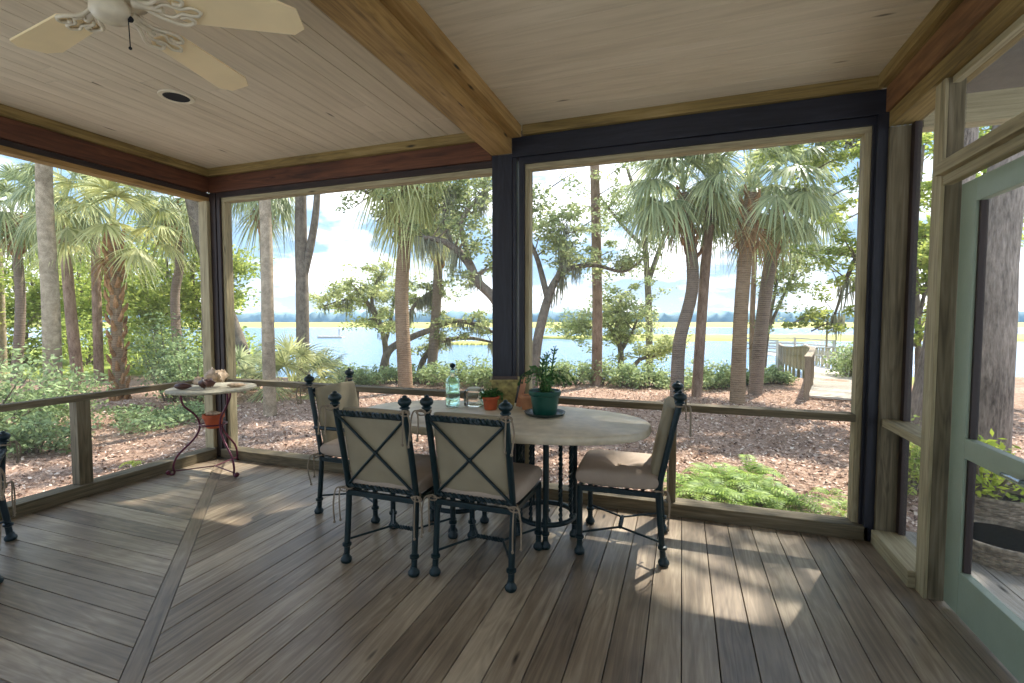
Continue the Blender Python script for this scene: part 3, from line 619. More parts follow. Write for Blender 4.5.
def moss_part(root,spots,seed=1,L=.55,name='spanish_moss'):
    rnd=random.Random(seed); V=[];Fc=[]
    for s_ in spots:
        s_=Vector(s_); LL=L*rnd.uniform(.5,1.4)
        for k in range(26):
            p=s_+Vector((rnd.gauss(0,.07),rnd.gauss(0,.07),rnd.uniform(-.02,.05))); a=rnd.uniform(0,PI); wv=Vector((math.cos(a),math.sin(a),0)); l=LL*rnd.uniform(.4,1)
            i=len(V); dr=Vector((rnd.gauss(0,.05),rnd.gauss(0,.05),0))
            for j,t in enumerate((0,.35,.7,1)):
                q=p+dr*t+Vector((rnd.gauss(0,.008),rnd.gauss(0,.008),-l*t)); wd=(.012,.016,.01,.002)[j]; V.append(tuple(q-wv*wd)); V.append(tuple(q+wv*wd))
            for j in range(3): m_=i+2*j; Fc.append((m_,m_+1,m_+3,m_+2))
    tag(npmesh(name,V,Fc,'moss',root),kind='stuff')
def oak(label,basepx,d,limbs,barkm='barkoak',leafm='oakleaf',seed=1,extra=(),twigs=14,n=120,size=.11,cr=.34,name='live_oak',moss=0,start=.35,group=None,basez=None,up=.5,cat='tree'):
    """limbs: list of ([(px,py)...], [widths px], depth)"""
    b=at(basepx,d) ; root=thing(name,label,cat,b,group=group); rnd=random.Random(seed); tb=MB(); tw=MB(); cls=[]; tips=[]
    for pts,ws,dd in limbs:
        dds=dd if isinstance(dd,(list,tuple)) else [dd]*len(pts)
        P=[P3(x,y,k)-b for (x,y),k in zip(pts,dds)]
        sp=smooth_path(P,6); R_=[rad(pts[0][0],w_,dds[0]) for w_ in ws]; rr=rs_path(R_,0,len(sp)); tb.tube(sp,rr,9)
        m_=len(sp)
        for k in range(twigs):
            i=int(m_*rnd.uniform(start,1)-1e-6); p=sp[i]; az=rnd.uniform(0,2*PI); l=rnd.uniform(.35,1.0)
            dv=Vector((math.cos(az),math.sin(az),rnd.uniform(-.25,.9)*up*2)).normalized(); q1=p+dv*l*.5+Vector((0,0,.05)); q2=p+dv*l+Vector((rnd.uniform(-.1,.1),rnd.uniform(-.1,.1),-.02))
            tb.tube([p,q1,q2],[max(.008,rr[i]*.4),.008,.004],5,cap=False); cls.append((*q2,cr*rnd.uniform(.6,1.2),cr*rnd.uniform(.6,1.2),cr*.55)); cls.append((*q1,cr*.6,cr*.6,cr*.35)); tips.append(p)
        
    for (px,py,dd,r_) in extra:
        c=P3(px,py,dd)-b
        for k in range(4):
            cls.append((c.x+rnd.uniform(-r_,r_),c.y+rnd.uniform(-r_,r_),c.z+rnd.uniform(-r_,r_)*.7,r_*.5,r_*.5,r_*.32))
        tw.tube([c-Vector((r_*.5,0,r_*.4)),c+Vector((r_*.2,0,0)),c+Vector((r_*.9,.1,r_*.3))],[.015,.012,.004],5,cap=False)
    tb.build('trunk',barkm,root,smooth=True)
    if extra: tag(tw.build('twigs',barkm,root,smooth=True),kind='stuff')
    leafpart(root,cls,size,n,leafm)
    if moss: moss_part(root,[rnd.choice(tips)-Vector((0,0,.03)) for _ in range(moss)],seed)
    return root
def shrub(label,px,d,w,h,leafm='hedgeleaf',n=1500,size=.08,seed=1,group=None,name='shrub',cat='shrub',loc=None):
    b=loc if loc is not None else at(px,d); root=thing(name,label,cat,b,group=group); rnd=random.Random(seed); tb=MB(); cls=[]
    for k in range(16):
        az=rnd.uniform(0,2*PI); rr=w*.5*rnd.random()**.5; e=Vector((math.cos(az)*rr,math.sin(az)*rr,h*rnd.uniform(.35,.95)*(1-.35*rr/(w*.5)))); 
        tb.tube([Vector((e.x*.15,e.y*.15,-.1)),Vector((e.x*.6,e.y*.6,e.z*.5)),e],[.02,.012,.005],5,cap=False); cls.append((*e,w*.2,w*.2,h*.17)); cls.append((e.x*.8,e.y*.8,e.z*.55,w*.2,w*.2,h*.2))
    tb.build('stems','barkoak',root); leafpart(root,cls,size,n//len(cls),leafm)
    return root
def fernplant(px,d,r_,nf,seed,label,leafm='fern',group=None,el=(50,82)):
    b=at(px,d); root=thing('fern',label,'fern',b,group=group); rnd=random.Random(seed); V=[];Fc=[]
    for i in range(nf):
        az=i*2.399+rnd.uniform(-.3,.3); e=R(rnd.uniform(*el)); p=Vector((0,0,0)); L_=r_*rnd.uniform(.8,1.3); side=Vector((-math.sin(az),math.cos(az),0)); nn=16
        for k in range(nn):
            dv=Vector((math.cos(az)*math.cos(e),math.sin(az)*math.cos(e),math.sin(e))); q=p+dv*L_/nn
            j=len(V); V+=[tuple(p-side*.003),tuple(p+side*.003),tuple(q+side*.003),tuple(q-side*.003)]; Fc.append((j,j+1,j+2,j+3))
            t=k/nn
            if t>.15:
                ll=r_*.32*math.sin(PI*min(1,(t-.1)/.9*.85+.12))**.8*(1.05-t*.6)
                for sg in (-1,1):
                    tip=q+side*sg*ll+dv*ll*.35+Vector((0,0,-.12*ll)); w_=dv*L_/nn*.42; mid=(q+tip)/2
                    j=len(V); V+=[tuple(q-w_*.4),tuple(mid-w_),tuple(tip),tuple(mid+w_)]; Fc.append((j,j+1,j+2,j+3))
            p=q; e-=R(6.5)*(1+.4*rnd.random())
    npmesh('fronds',V,Fc,leafm,root); return root

# --- tall palms and pines, left opening
palm('grey palm at the far left with dark hanging fans above its trunk',[(14,385),(22,300),(19,215)],13,12,26,.8,1.0,11,'barkpalm2',.7)
tall_trunk('thick mottled pale trunk, widest seen through the left opening',[(50,400),(52,300),(52,160)],9.0,21,'barkpale',seed=2,name='tall_tree')
palm('pinkish palm trunk just right of the thick mottled trunk',[(76,380),(71,300),(68,200)],12,13,26,.8,.95,13,'barkpine',.8)
tall_trunk('straight pinkish trunk between the mottled trunk and the rough booted palm',[(97,378),(98,300),(99,180)],13.5,11,'barkpine',seed=4)
tall_trunk('pale slim trunk at the left edge of the view',[(2,385),(3,300),(4,200)],15,8,'barkpale',seed=5,name='tall_tree')
palm('rough booted palm with open crown seen through the left opening',[(117,385),(117,300),(117,232)],10.5,13,26,1.05,.95,16,'barkpalm',.5,'palm_sunlit',boots=True,up=(-15,82),dead=1)
palm('slim dark palm with bent trunk left of the corner post',[(178,385),(176,300),(182,260),(176,205)],13,10,26,.8,1.0,17,'barkpalm2',.75)
tall_trunk('leaning trunk crossing behind the corner post',[(250,392),(238,340),(206,250),(196,205)],11.5,15,'barkoak',seed=6,name='leaning_tree')
# centre opening
tall_trunk('pale grey trunk rising closest to the porch in the middle opening',[(268,418),(268,320),(268,200)],8.4,14,'barkpale',seed=7,name='tall_tree')
palm('palm whose fans hang behind the closest pale grey trunk',[(269,385),(267,300),(266,190)],12.5,10,24,.75,.95,19,'barkpalm2',.8)
tall_trunk('forked trunk beside the fan palm bushes',[(302,390),(303,300),(303,240),(304,190)],12.3,14,'barkoak',seed=8,branches=[([(305,275),(313,243),(318,215),(321,180),(323,130)],9)],name='forked_tree')
palm('smooth tan palm with large pale crown in the middle opening',[(405,388),(402,300),(406,240),(410,188)],11.5,14,30,.7,1.15,21,'barkpalm',.85,'palm_sunlit')
palm('slender palm behind the smooth tan palm',[(431,380),(437,300),(440,232)],14,10,20,.55,.75,22,'barkpalm2',.8)
# right opening
tall_trunk('dark straight pine trunk right of the centre post',[(597,385),(597,300),(593,160)],12.3,11,'barkpine',seed=9)
palm('curved palm with a heavy dark crown, leftmost palm in the right opening',[(678,396),(680,340),(692,280),(681,195)],10.3,13,36,.95,1.12,23,'barkpalm2',.75,up=(-12,82))
tall_trunk('slim leaning trunk between the curved palm and the middle palm',[(698,400),(704,270),(713,150)],10.6,11,'barkpine',seed=10)
palm('brown palm with open splayed crown between the slim trunk and the dock',[(739,403),(741,300),(748,195)],9.8,15,26,1.25,1.0,24,'barkpalm',.62,up=(-20,84))
palm('dark palm with fans drooping right, nearest the dock',[(757,390),(764,300),(776,205)],11.2,14,30,1.05,1.15,25,'barkpalm2',.75,up=(-14,82))
tall_trunk('thin dark trunk behind the two right palms',[(753,388),(752,320),(753,240)],14,6,'barkpine',seed=12,cl=10)
# fan palm bushes
def fanbush(px,d,nf,fr,seed,label,pl=.6,mat='palmleaf'):
    b=at(px,d); root=thing('fan_palm_bush',label,'palm',b); crown(root,(0,0,.1),nf,pl,fr,seed,.5,mat,up=(15,85),dead=0)
fanbush(292,10.8,18,.8,31,'fan palm bush low between the pale trunk and the forked trunk',.75,'palm_sunlit')
fanbush(322,11.8,12,.6,32,'smaller fan palm bush right of the forked trunk',.55,'palmleaf')
fanbush(243,10.5,12,.7,33,'fan palm bush just right of the corner post',.7,'palmleaf')

# --- live oaks
oak('small live oak on the bank with a crooked dark trunk, middle opening',386,15,[([(386,378),(385,345),(379,322),(366,300),(352,284)],[7,6,5,4,2],15),([(380,322),(372,300),(378,280),(385,270)],[4,3,2,1],15),([(368,302),(345,300),(325,306)],[3,2,1],15),([(385,345),(392,315),(396,290)],[4,3,2],15.3)],leafm='oaklite',seed=1,twigs=15,n=60,moss=10,size=.1,cr=.32)
oak('low sprawling oak with limbs arching over the water',383,14,[([(381,380),(388,352),(408,339),(430,330),(455,321),(480,326),(498,335)],[9,8,7,6,5,4,2],14),([(416,385),(424,358),(440,342),(468,338),(496,343)],[7,6,5,4,2],14.3),([(405,340),(412,310),(425,296),(445,285)],[5,4,3,2],14.2)],leafm='oakleaf',seed=2,twigs=12,n=50,moss=22,size=.1,cr=.3,start=.3)
oak('large live oak beside the centre post, its limb arching over the middle opening',520,10.6,[([(522,400),(515,350),(497,303),(478,282),(468,262),(448,244),(424,238)],[15,13,10,9,9,7,4],10.6),([(532,396),(537,345),(546,305),(556,280),(572,268),(596,266),(622,272),(640,262)],[12,10,9,7,5,4,3,2],10.6),([(548,300),(538,262),(528,236),(524,200)],[7,5,4,3],10.6),([(556,280),(564,255),(563,225)],[5,4,2],10.4),([(470,262),(462,225),(478,200),(500,186)],[6,5,4,2],10.8),([(452,245),(445,215),(452,190)],[5,4,3],10.9)],leafm='oakleaf',seed=3,twigs=15,n=60,moss=24,size=.09,cr=.32,start=.35,
    extra=[(560,180,11,.6),(590,220,12,.5),(540,225,11,.4),(615,170,12,.5),(575,145,11,.5),(600,255,12,.35),(545,150,11,.5),(580,210,11,.4),(470,200,11,.5),(480,240,11,.45),(450,175,11,.5),(605,190,12,.45)])
oak('spreading limb with hanging leaves at the top of the middle opening',372,10,[([(318,120),(345,175),(372,196),(398,205)],[6,5,3,2],11)],leafm='oakleaf',seed=14,twigs=16,n=42,size=.09,cr=.3,extra=[(365,200,11,.45),(385,215,11,.4),(392,190,11,.4)])
oak('small pale green oak with a twisted trunk at the water edge, right opening',620,15,[([(620,380),(621,352),(616,336),(606,324),(595,318)],[7,6,5,4,2],15),([(621,352),(633,330),(640,310)],[4,3,2],15),([(628,375),(640,360),(655,356),(670,350)],[6,4,3,2],14.5),([(616,336),(618,310),(622,295)],[4,3,2],15),([(606,326),(580,330),(566,338)],[3,2,1],15)],leafm='oaklite',seed=4,twigs=20,n=60,size=.1,cr=.34,start=.3)
oak('leafy oak between the brown palm and the dark palm crowns',764,14,[([(764,400),(768,330),(775,280),(765,250)],[4,4,3,2],14),([(768,330),(785,290),(800,255)],[4,3,2],14)],leafm='oakleaf',seed=5,twigs=22,n=55,size=.1,cr=.36,start=.35)
oak('oak leaning in at the right edge with a bare hooked limb over the dock',893,8,[([(893,440),(890,330),(878,262),(858,254),(846,275),(838,302),(831,326)],[20,18,8,6,5,4,2],[8,8,8,8.2,8.4,8.6,8.8]),([(890,300),(880,200),(850,150),(815,140)],[12,9,5,3],[8,8.4,9,9.4])],leafm='brightleaf',seed=6,twigs=22,n=60,size=.08,cr=.27,start=.5,moss=5,extra=[(820,325,8.8,.28),(800,318,9,.24),(838,190,9,.3),(820,165,9.2,.35),(850,215,9,.28),(800,175,9.4,.3),(848,140,9,.35),(845,250,8.5,.2)])
oak('tall leafy oak behind the curved palm crown',650,17,[([(650,400),(648,300),(640,220),(625,170)],[8,7,5,3],17),([(648,280),(665,230),(680,180)],[6,4,2],17),([(645,250),(620,225),(600,200)],[5,3,2],17)],leafm='oakleaf',seed=7,twigs=20,n=40,size=.11,cr=.45,start=.45)
# leafy background seen through the left opening
for k,(px,d,hy,lab) in enumerate([(20,17,220,'yellow green tree behind the far left palm'),(120,21,250,'low pale tree on the lawn behind the booted palm'),(60,22,260,'low pale tree far behind the thick mottled trunk'),(85,19,230,'yellow green tree seen between the two pinkish trunks'),(150,16,215,'pale feathery tree filling the gap right of the booted palm'),(198,15,240,'leafy tree just left of the corner post'),(-60,14,220,'leafy tree beyond the left edge of the view')]):
    oak(lab,px,d,[([(px,400),(px+6,330),(px-4,280),(px+4,hy)],[6,5,4,2],d),([(px+4,330),(px+26,300),(px+36,270)],[4,3,2],d),([(px,320),(px-24,290),(px-30,250)],[4,3,2],d)],leafm='brightleaf',seed=40+k,twigs=26,n=60,size=.13,cr=.55,start=.1,name='leafy_tree',moss=3)
# right side
tall_trunk('huge furrowed trunk standing behind the screen door',[(993,520),(994,330),(999,180)],5.3,50,'barkbig',seed=15,name='large_tree',ht=13,crownr=4.2,cl=70,nleaf=120)  # crown out of view, widened to shade the porch floor
tall_trunk('grey trunk seen through the narrow side screen',[(931,470),(934,400),(944,330),(950,180)],7,44,'barkbig',seed=16,name='large_tree',ht=13,crownr=4.5,cl=80,nleaf=120)  # unseen crown enlarged to break the sun into dapples
oak('bright leafy tree beyond the narrow side screen',915,10,[([(922,430),(918,330),(912,240),(916,150)],[8,7,5,3],11),([(918,320),(930,260),(945,200)],[5,4,2],11)],leafm='brightleaf',seed=17,twigs=34,n=60,size=.13,cr=.5,start=.25,name='leafy_tree')
oak('bright leafy tree beyond the upper pane over the screen door',985,9,[([(975,420),(972,300),(975,200),(985,120)],[8,7,5,3],11)],leafm='brightleaf',seed=18,twigs=34,n=60,size=.13,cr=.5,start=.3,name='leafy_tree')

# --- shrubs
g='low green shrubs along the river bank'; lab='low green shrub in the row along the river bank'
i=0
for px,d,w_,h_ in [(345,13,1.1,.7),(372,12.8,1.0,.6),(398,13.4,1.1,.65),(425,13,1.0,.6),(450,12.6,1.2,.75),(475,12.8,1.1,.9),(500,12.8,1.2,.8),(548,12.6,1.2,.7),(572,12.4,1.1,.75),(600,12.6,1.2,.8),(625,12.4,1.1,.7),(650,12.2,1.2,.7),(672,12.2,1.0,.6),(705,12.4,1.2,.8),(724,12.6,1.1,.7),(755,12.6,1.0,.6),(775,12.8,.9,.5)]:
    i+=1; shrub(lab,px,d,w_,h_,'hedgeleaf',1500,.085,100+i,group=g)
shrub('large pale leafed bush filling the lower left of the left opening',20,7.4,1.9,1.35,'shrubleaf',3600,.07,201)
shrub('tall bush beyond the left edge of the left opening',-45,6.6,2.0,1.7,'shrubleaf',3600,.075,202)
shrub('low leafy bush below the left rail near the foreground chair',28,6.4,1.2,.62,'shrubleaf',2600,.06,203)
shrub('dark round bush right of the booted palm',168,10.2,1.5,1.95,'shrubleaf',2600,.085,204)
shrub('dark bush tucked against the corner post',192,9.6,1.2,1.2,'shrubleaf',2200,.08,205)
shrub('spreading ground cover under the left rail near the corner table',160,8.2,1.8,.35,'shrubleaf',2600,.07,206)
shrub('round bush beside the dock lamp post',850,14.5,1.2,1.6,'hedgeleaf',1600,.1,208)
shrub('lime green shrub outside the narrow side screen',915,4.9,.7,.85,'brightleaf',1900,.05,209)
shrub('green shrub right of the lime green one, behind the baskets',960,5.6,.8,.5,'brightleaf',900,.05,210)
for k,(px,d,w_,h_) in enumerate([(20,17,3.2,2.6),(85,18,3.0,2.4),(140,17,3.0,2.8),(190,16,2.6,2.6),(232,17,2.6,2.2)]): shrub('pale yellow green thicket far back on the lawn side',px,d,w_,h_,'brightleaf',2200,.13,230+k,group='thicket at the back of the lawn')
# ferns in front of the right opening
i=0
for px,d in [(692,4.75),(712,4.55),(735,4.9),(738,4.45),(762,4.7),(780,4.45),(755,5.2),(715,5.1),(795,4.35)]:
    i+=1; fernplant(px,d,.40,15,300+i,'bright green fern in the clump below the right opening',group='ferns below the right opening')
fernplant(836,4.7,.2,7,320,'thin upright fern sprig near the right post')
fernplant(850,4.3,.26,9,321,'short fern clump against the right post')
fernplant(127,5.75,.15,7,322,'tiny lime green seedling on the mulch under the left rail',leafm='limeleaf')

# ------------------------------------------------------------------ boardwalk to the river
def boardwalk():
    root=thing('boardwalk','weathered timber boardwalk with lattice railings leading to the river','dock')
    ctr=[(843,10.2,-.38),(842,12,-.38),(838,14,-.42),(828,16.5,-.5),(812,20,-.75),(797,25,-1.0),(790,29,-1.0)]
    P=smooth_path([at(px,d,z) for px,d,z in ctr],10); W2=.62
    db=MB(); tot=0
    acc=[P[0]]; rem=0
    for a,b in zip(P[:-1],P[1:]):
        l=(b-a).length; n=max(1,int(l/.15))
        for k in range(n): acc.append(a.lerp(b,(k+1)/n))
    def side(i):
        t=(acc[min(i+1,len(acc)-1)]-acc[max(i-1,0)]); t.z=0; t.normalize(); return Vector((t.y,-t.x,0)),t
    for i in range(len(acc)-1):
        s_,t=side(i); m_=(acc[i]+acc[i+1])/2; db.bar(m_-s_*W2,m_+s_*W2,.14,.04)
    db.build('deck_boards','dockwood',root)
    for sg,mat in ((1,'dockwood'),(-1,'dockdark')):
        rl=MB(); step=9; ks=list(range(0,len(acc)-1,step)); prev=None
        for k in ks:
            s_,t=side(k); p=acc[k]+s_*sg*W2
            rl.bar(p-Vector((0,0,1.2)),p+Vector((0,0,.85)),.09,.09)
            if prev is not None:
                a,b=prev,p
                up=Vector((0,0,1)); rl.bar(a+up*.86,b+up*.86,.14,.04); rl.bar(a+up*.5,b+up*.5,.04,.09)
                if sg==1:
                    rl.bar(a+up*.05,b+up*.82,.05,.03); rl.bar(a+up*.82,b+up*.05,.05,.03)
                    mm=(a+b)/2; rl.bar(mm+up*.0,mm+up*.84,.05,.05)
                else:
                    for q in range(9):
                        mm=a.lerp(b,(q+.5)/9); rl.bar(mm+up*.0,mm+up*.84,.07,.02)
            prev=p
        rl.build('railing',mat,root)
    pl=MB(); c=at(787,31,-1.0); ux,uy=RT,FW
    for k in range(20): pl.bar(c+uy*(k*.2-2)-ux*1.6,c+uy*(k*.2-2)+ux*1.9,.18,.04)
    cor=[c+ux*sx*1.7+uy*sy*2 for sx,sy in ((-1,-1),(-1,1),(1,1),(1,-1))]
    for k in range(4):
        a=cor[k]; pl.bar(a-Vector((0,0,1.8)),a+Vector((0,0,1.0)),.12,.12)
        if k<3:
            b=cor[k+1]
            for z in (.95,.6,.25): pl.bar(a+Vector((0,0,z)),b+Vector((0,0,z)),.05,.09)
    pl.build('platform','dockwood',root)
boardwalk()
def tpost():
    b=at(827,23,-1.2); root=thing('dock_post','slim T shaped post standing beside the boardwalk','post',b)
    MB().bar((0,0,-1),(0,0,hz(330,23)+1.2),.07,.07).build('pole','dockdark',root)
    z=hz(329,23)+1.2; a=RT*.2+Vector((0,0,z)); MB().bar(RT*-.4+Vector((0,0,z-.03)),RT*.75+Vector((0,0,z+.12)),.12,.08).build('crossbar','dockdark',root)
tpost()
def float_dock():
    b=at(331,84,ww); root=thing('floating_dock','small white floating dock far out on the river','dock',b)
    m_=MB(); m_.bar(RT*-2.1+Vector((0,0,.15)),RT*2.1+Vector((0,0,.15)),1.6,.3); m_.build('pontoon','dockwood',root)
    m_=MB(); m_.bar(RT*1.4+Vector((0,0,.3)),RT*1.4+Vector((0,0,1.6)),.12,.12); m_.build('mooring_post','dockdark',root)
float_dock()
# outside deck by the screen door
ob=MB(); x=XR+.19
while x<XR+2.1: ob.box(x+.003,x+.137,-2.2,3.72,-.06,-.025,ax=1); x+=.14
struct(ob.build('trim_4','deck_out',bevel=.002))
# roof beam continuing outside on the right
struct(MB().box(XR+.17,XR+3.3,YB+.02,YB+.12,2.44,2.60).build('trim_5','framelite'))
#==FURN==
# ------------------------------------------------------------------ wrought iron chairs
def twist(mb,a,b,r,pitch=.035,n=6,seg=6):
    a,b=Vector(a),Vector(b); d=b-a; L_=d.length; t=d.normalized(); u=t.orthogonal().normalized(); w=t.cross(u); k=max(8,int(L_/pitch*n))
    for ph in (0,PI):
        mb.tube([a+d*(i/k)+(u*math.cos(2*PI*L_*i/k/pitch+ph)+w*math.sin(2*PI*L_*i/k/pitch+ph))*r*.55 for i in range(k+1)],r*.62,seg)
def cushion(mb,w,d,t,M4,tuft=0.0,n=26,p=5,pipe=0.0):
    o=len(mb.v); idx={}
    for sgn in (1,-1):
        for i in range(n+1):
            for j in range(n+1):
                u=-1+2*i/n; v=-1+2*j/n
                # spread samples to the rim
                u=math.sin(u*PI/2); v=math.sin(v*PI/2)
                e=max(0,(1-abs(u)**p))*max(0,(1-abs(v)**p)); h=t/2*e**.22
                rr=math.hypot(u,v); f=math.exp(-(rr/.33)**2); an=math.atan2(v,u)
                if tuft and sgn==1: h-=tuft*f+ .006*math.sin(an*7)*math.exp(-((rr-.35)/.3)**2)
                h+=.0035*math.sin(u*6+v*3.1)*e
                x=u*w/2*(1-.02*v*v); y=v*d/2*(1-.02*u*u)
                edge=i in(0,n) or j in (0,n)
                if edge and sgn==-1: continue
                idx[(sgn,i,j)]=len(mb.v)-o; mb.v.append(tuple(M4@Vector((x,y,sgn*h if not edge else 0))))
    g_=lambda s,i,j: o+idx[(1,i,j)] if (i in(0,n) or j in(0,n)) else o+idx[(s,i,j)]
    for i in range(n):
        for j in range(n):
            mb.f.append((g_(1,i,j),g_(1,i+1,j),g_(1,i+1,j+1),g_(1,i,j+1))); mb.uv+=[(0,0)]*4
            mb.f.append((g_(-1,i,j+1),g_(-1,i+1,j+1),g_(-1,i+1,j),g_(-1,i,j))); mb.uv+=[(0,0)]*4
def string_mb(p,rnd,L=.16,out=(0,0,0)):
    mb=MB(); p=Vector(p)
    mb.tube([p+Vector((math.cos(a)*.024,math.sin(a)*.024,rnd.uniform(-.004,.004))) for a in np.linspace(0,2*PI,11)],.005,6)
    o=Vector(out)
    for s_ in (-1,1):
        l=L*rnd.uniform(.75,1.15); q=p+o*.026
        pts=[q,q+o*.03+Vector((s_*.012,0,.004)),q+o*.04+Vector((s_*.022,rnd.uniform(-.01,.01),-l*.4)),q+o*.035+Vector((s_*.018+rnd.uniform(-.01,.01),0,-l))]
        mb.tube(smooth_path(pts,5),.0042,6); mb.ball(pts[-1],.008,6)
    lp=[p+o*.028+Vector((.022*math.cos(a)*1.3,0,.014*math.sin(a)-.004)) for a in np.linspace(0,2*PI,9)]; mb.tube(lp,.004,6)
    return mb
def make_chair(name,label,cat,arms=False,w=.425,sh=.40,top=.90,lean=.10,seed=1,ironm='iron',dp=.43,foot=.03):
    t=thing(name,label,cat); rnd=random.Random(seed); hw=w/2; yb=-dp/2; yf=dp/2
    # rear posts
    def postpath(s_): return smooth_path([Vector((s_*hw,yb-foot,.0)),Vector((s_*hw,yb-foot*.6,.13)),Vector((s_*hw,yb+.002,sh-.03)),Vector((s_*hw,yb-.006,sh+.06)),Vector((s_*hw,yb-lean*.5,sh+(top-sh)*.55)),Vector((s_*hw,yb-lean,top))],7)
    for s_ in (-1,1):
        pp=postpath(s_); mb=MB().tube(pp,.0165,12); f=pp[0]
        mb.lathe([(.012,0),(.026,.003),(.031,.014),(.029,.026),(.02,.036),(.0165,.05)],16,(f.x,f.y,0)); mb.lathe([(.0165,-.012),(.025,-.006),(.025,.006),(.0165,.012)],16,(s_*hw,yb-foot*.75,.10))
        bp=mb.build('back_post',ironm,t,smooth=True)
        e=pp[-1]; MB().lathe([(.015,-.01),(.026,-.006),(.026,0),(.018,.006),(.028,.013),(.035,.025),(.033,.037),(.022,.048),(.013,.051),(.012,.056),(.008,.061),(.001,.063)],16,tuple(e)).build('finial',ironm,bp,smooth=True)
    for s_ in (-1,1):
        mb=MB().tube([(s_*hw,yf,0),(s_*hw,yf,sh)],.0165,12)
        mb.lathe([(.012,0),(.026,.003),(.031,.014),(.029,.026),(.02,.036),(.0165,.05)],16,(s_*hw,yf,0)); mb.lathe([(.0165,-.012),(.025,-.006),(.025,.006),(.0165,.012)],16,(s_*hw,yf,.10)); mb.build('leg',ironm,t,smooth=True)
    mb=MB()
    for a,b in (((-hw,yb,sh-.015),(hw,yb,sh-.015)),((-hw,yf,sh-.015),(hw,yf,sh-.015)),((-hw,yb,sh-.015),(-hw,yf,sh-.015)),((hw,yb,sh-.015),(hw,yf,sh-.015))): mb.bar(a,b,.024,.028)
    for k in range(1,5): mb.bar((-hw,yb+(yf-yb)*k/5,sh-.01),(hw,yb+(yf-yb)*k/5,sh-.01),.02,.005)
    mb.build('seat_frame',ironm,t,bevel=.003)
    # stretchers: two V pairs joined by a twisted bar
    mb=MB(); zz=.125
    for s_ in (-1,1):
        for yy in (yb-foot*.65,yf): mb.tube([(s_*hw,yy,zz),(s_*.075,0,zz)],.0065,8)
        mb.ball((s_*.075,0,zz),.011,8)
    twist(mb,(-.075,0,zz),(.075,0,zz),.012); mb.build('stretcher',ironm,t,smooth=True)
    # back: twisted top rail, lower rail, cross
    def bp(z):
        k=(z-sh)/(top-sh); return yb-.004-lean*max(0,k)
    zt=top-.055; mb=MB(); twist(mb,(-hw,bp(zt),zt),(hw,bp(zt),zt),.016,.05); mb.build('top_rail',ironm,t,smooth=True)
    zl=sh+.03; mb=MB(); twist(mb,(-hw,bp(zl),zl),(hw,bp(zl),zl),.012,.05); mb.build('lower_rail',ironm,t,smooth=True)
    mb=MB()
    for s_ in (-1,1): mb.tube([(s_*hw,bp(zl)-.004*s_,zl),(-s_*hw,bp(zt)-.004*s_,zt)],.0075,8)
    zc=(zl+zt)/2; mb.ball((0,bp(zc),zc),.013,8); mb.build('cross_brace',ironm,t,smooth=True)
    if arms:
        for s_ in (-1,1):
            za=sh+.20; x_=s_*(hw+.012); q=smooth_path([Vector((x_,bp(za),za)),Vector((x_+s_*.012,0,za+.004)),Vector((x_+s_*.012,yf-.02,za)),Vector((x_+s_*.006,yf+.01,za-.03)),Vector((x_,yf-.03,za-.12)),Vector((s_*hw,yf-.05,sh))],6)
            MB().tube(q,.013,10).build('arm',ironm,t,smooth=True)
    # cushions
    mb=MB(); T=Matrix.Translation((0,.012,sh+.052)); cushion(mb,w+.04,dp+.03,.11,T,tuft=.05); sc=mb.build('seat_cushion','seatfab',t,smooth=True)
    MB().lathe([(.001,.004),(.012,.003),(.014,-.002)],12,(0,.012,sh+.074)).build('button','string',sc,smooth=True)
    ang=math.atan2(lean,top-sh); H_=top-sh-.07
    T=Matrix.Translation((0,yb+.034-lean*.5,sh+.045+H_/2))@Matrix.Rotation(ang,4,'X')@Matrix.Rotation(PI/2,4,'X')
    mb=MB(); cushion(mb,w-.03,H_,.062,T,tuft=0,p=7); bc=mb.build('back_cushion','fabric_back',t,smooth=True)
    for s_ in (-1,1):
        string_mb((s_*hw,bp(top)+.0,top-.02),rnd,.15,(s_*.6,-.8,0)).build('tie','string',bc,smooth=True)
        string_mb((s_*hw,yb+.0,sh+.012),rnd,.2,(s_*.6,-.8,0)).build('tie','string',sc,smooth=True)
    return t
gch='iron dining chairs round the oval table'
ch=make_chair('dining_chair','dining chair with its back to us, left of the two on the near side','chair')
ch['group']=gch; ch.location=(-1.515,2.40,0)
c2=copy_tree(ch); c2['label']='dining chair with its back to us, right of the two on the near side'; c2.location=(-.985,2.44,0); c2.rotation_euler=(0,0,R(-1))
c3=copy_tree(ch); c3['label']='dining chair seen from the side at the right end of the table'; c3.location=(-.325,2.90,0); c3.rotation_euler=(0,0,R(92))
ca=make_chair('dining_armchair','iron armchair at the left end of the table, behind the near chairs','chair',arms=True,seed=5,lean=.09); ca['group']=gch
ca.location=(-2.10,2.86,0); ca.rotation_euler=(0,0,R(-90))
lo=make_chair('lounge_chair','low iron lounge chair cut off by the left edge of the view','chair',w=.64,sh=.33,top=.61,lean=.02,seed=9,ironm='iron_sheen',dp=.56)
dv=Vector((-.49,-.87,0)).normalized(); pm=Vector((-3.545,1.53,0)); lo.location=pm+dv*.30; lo.rotation_euler=(0,0,math.atan2(dv.y,dv.x)-PI/2)

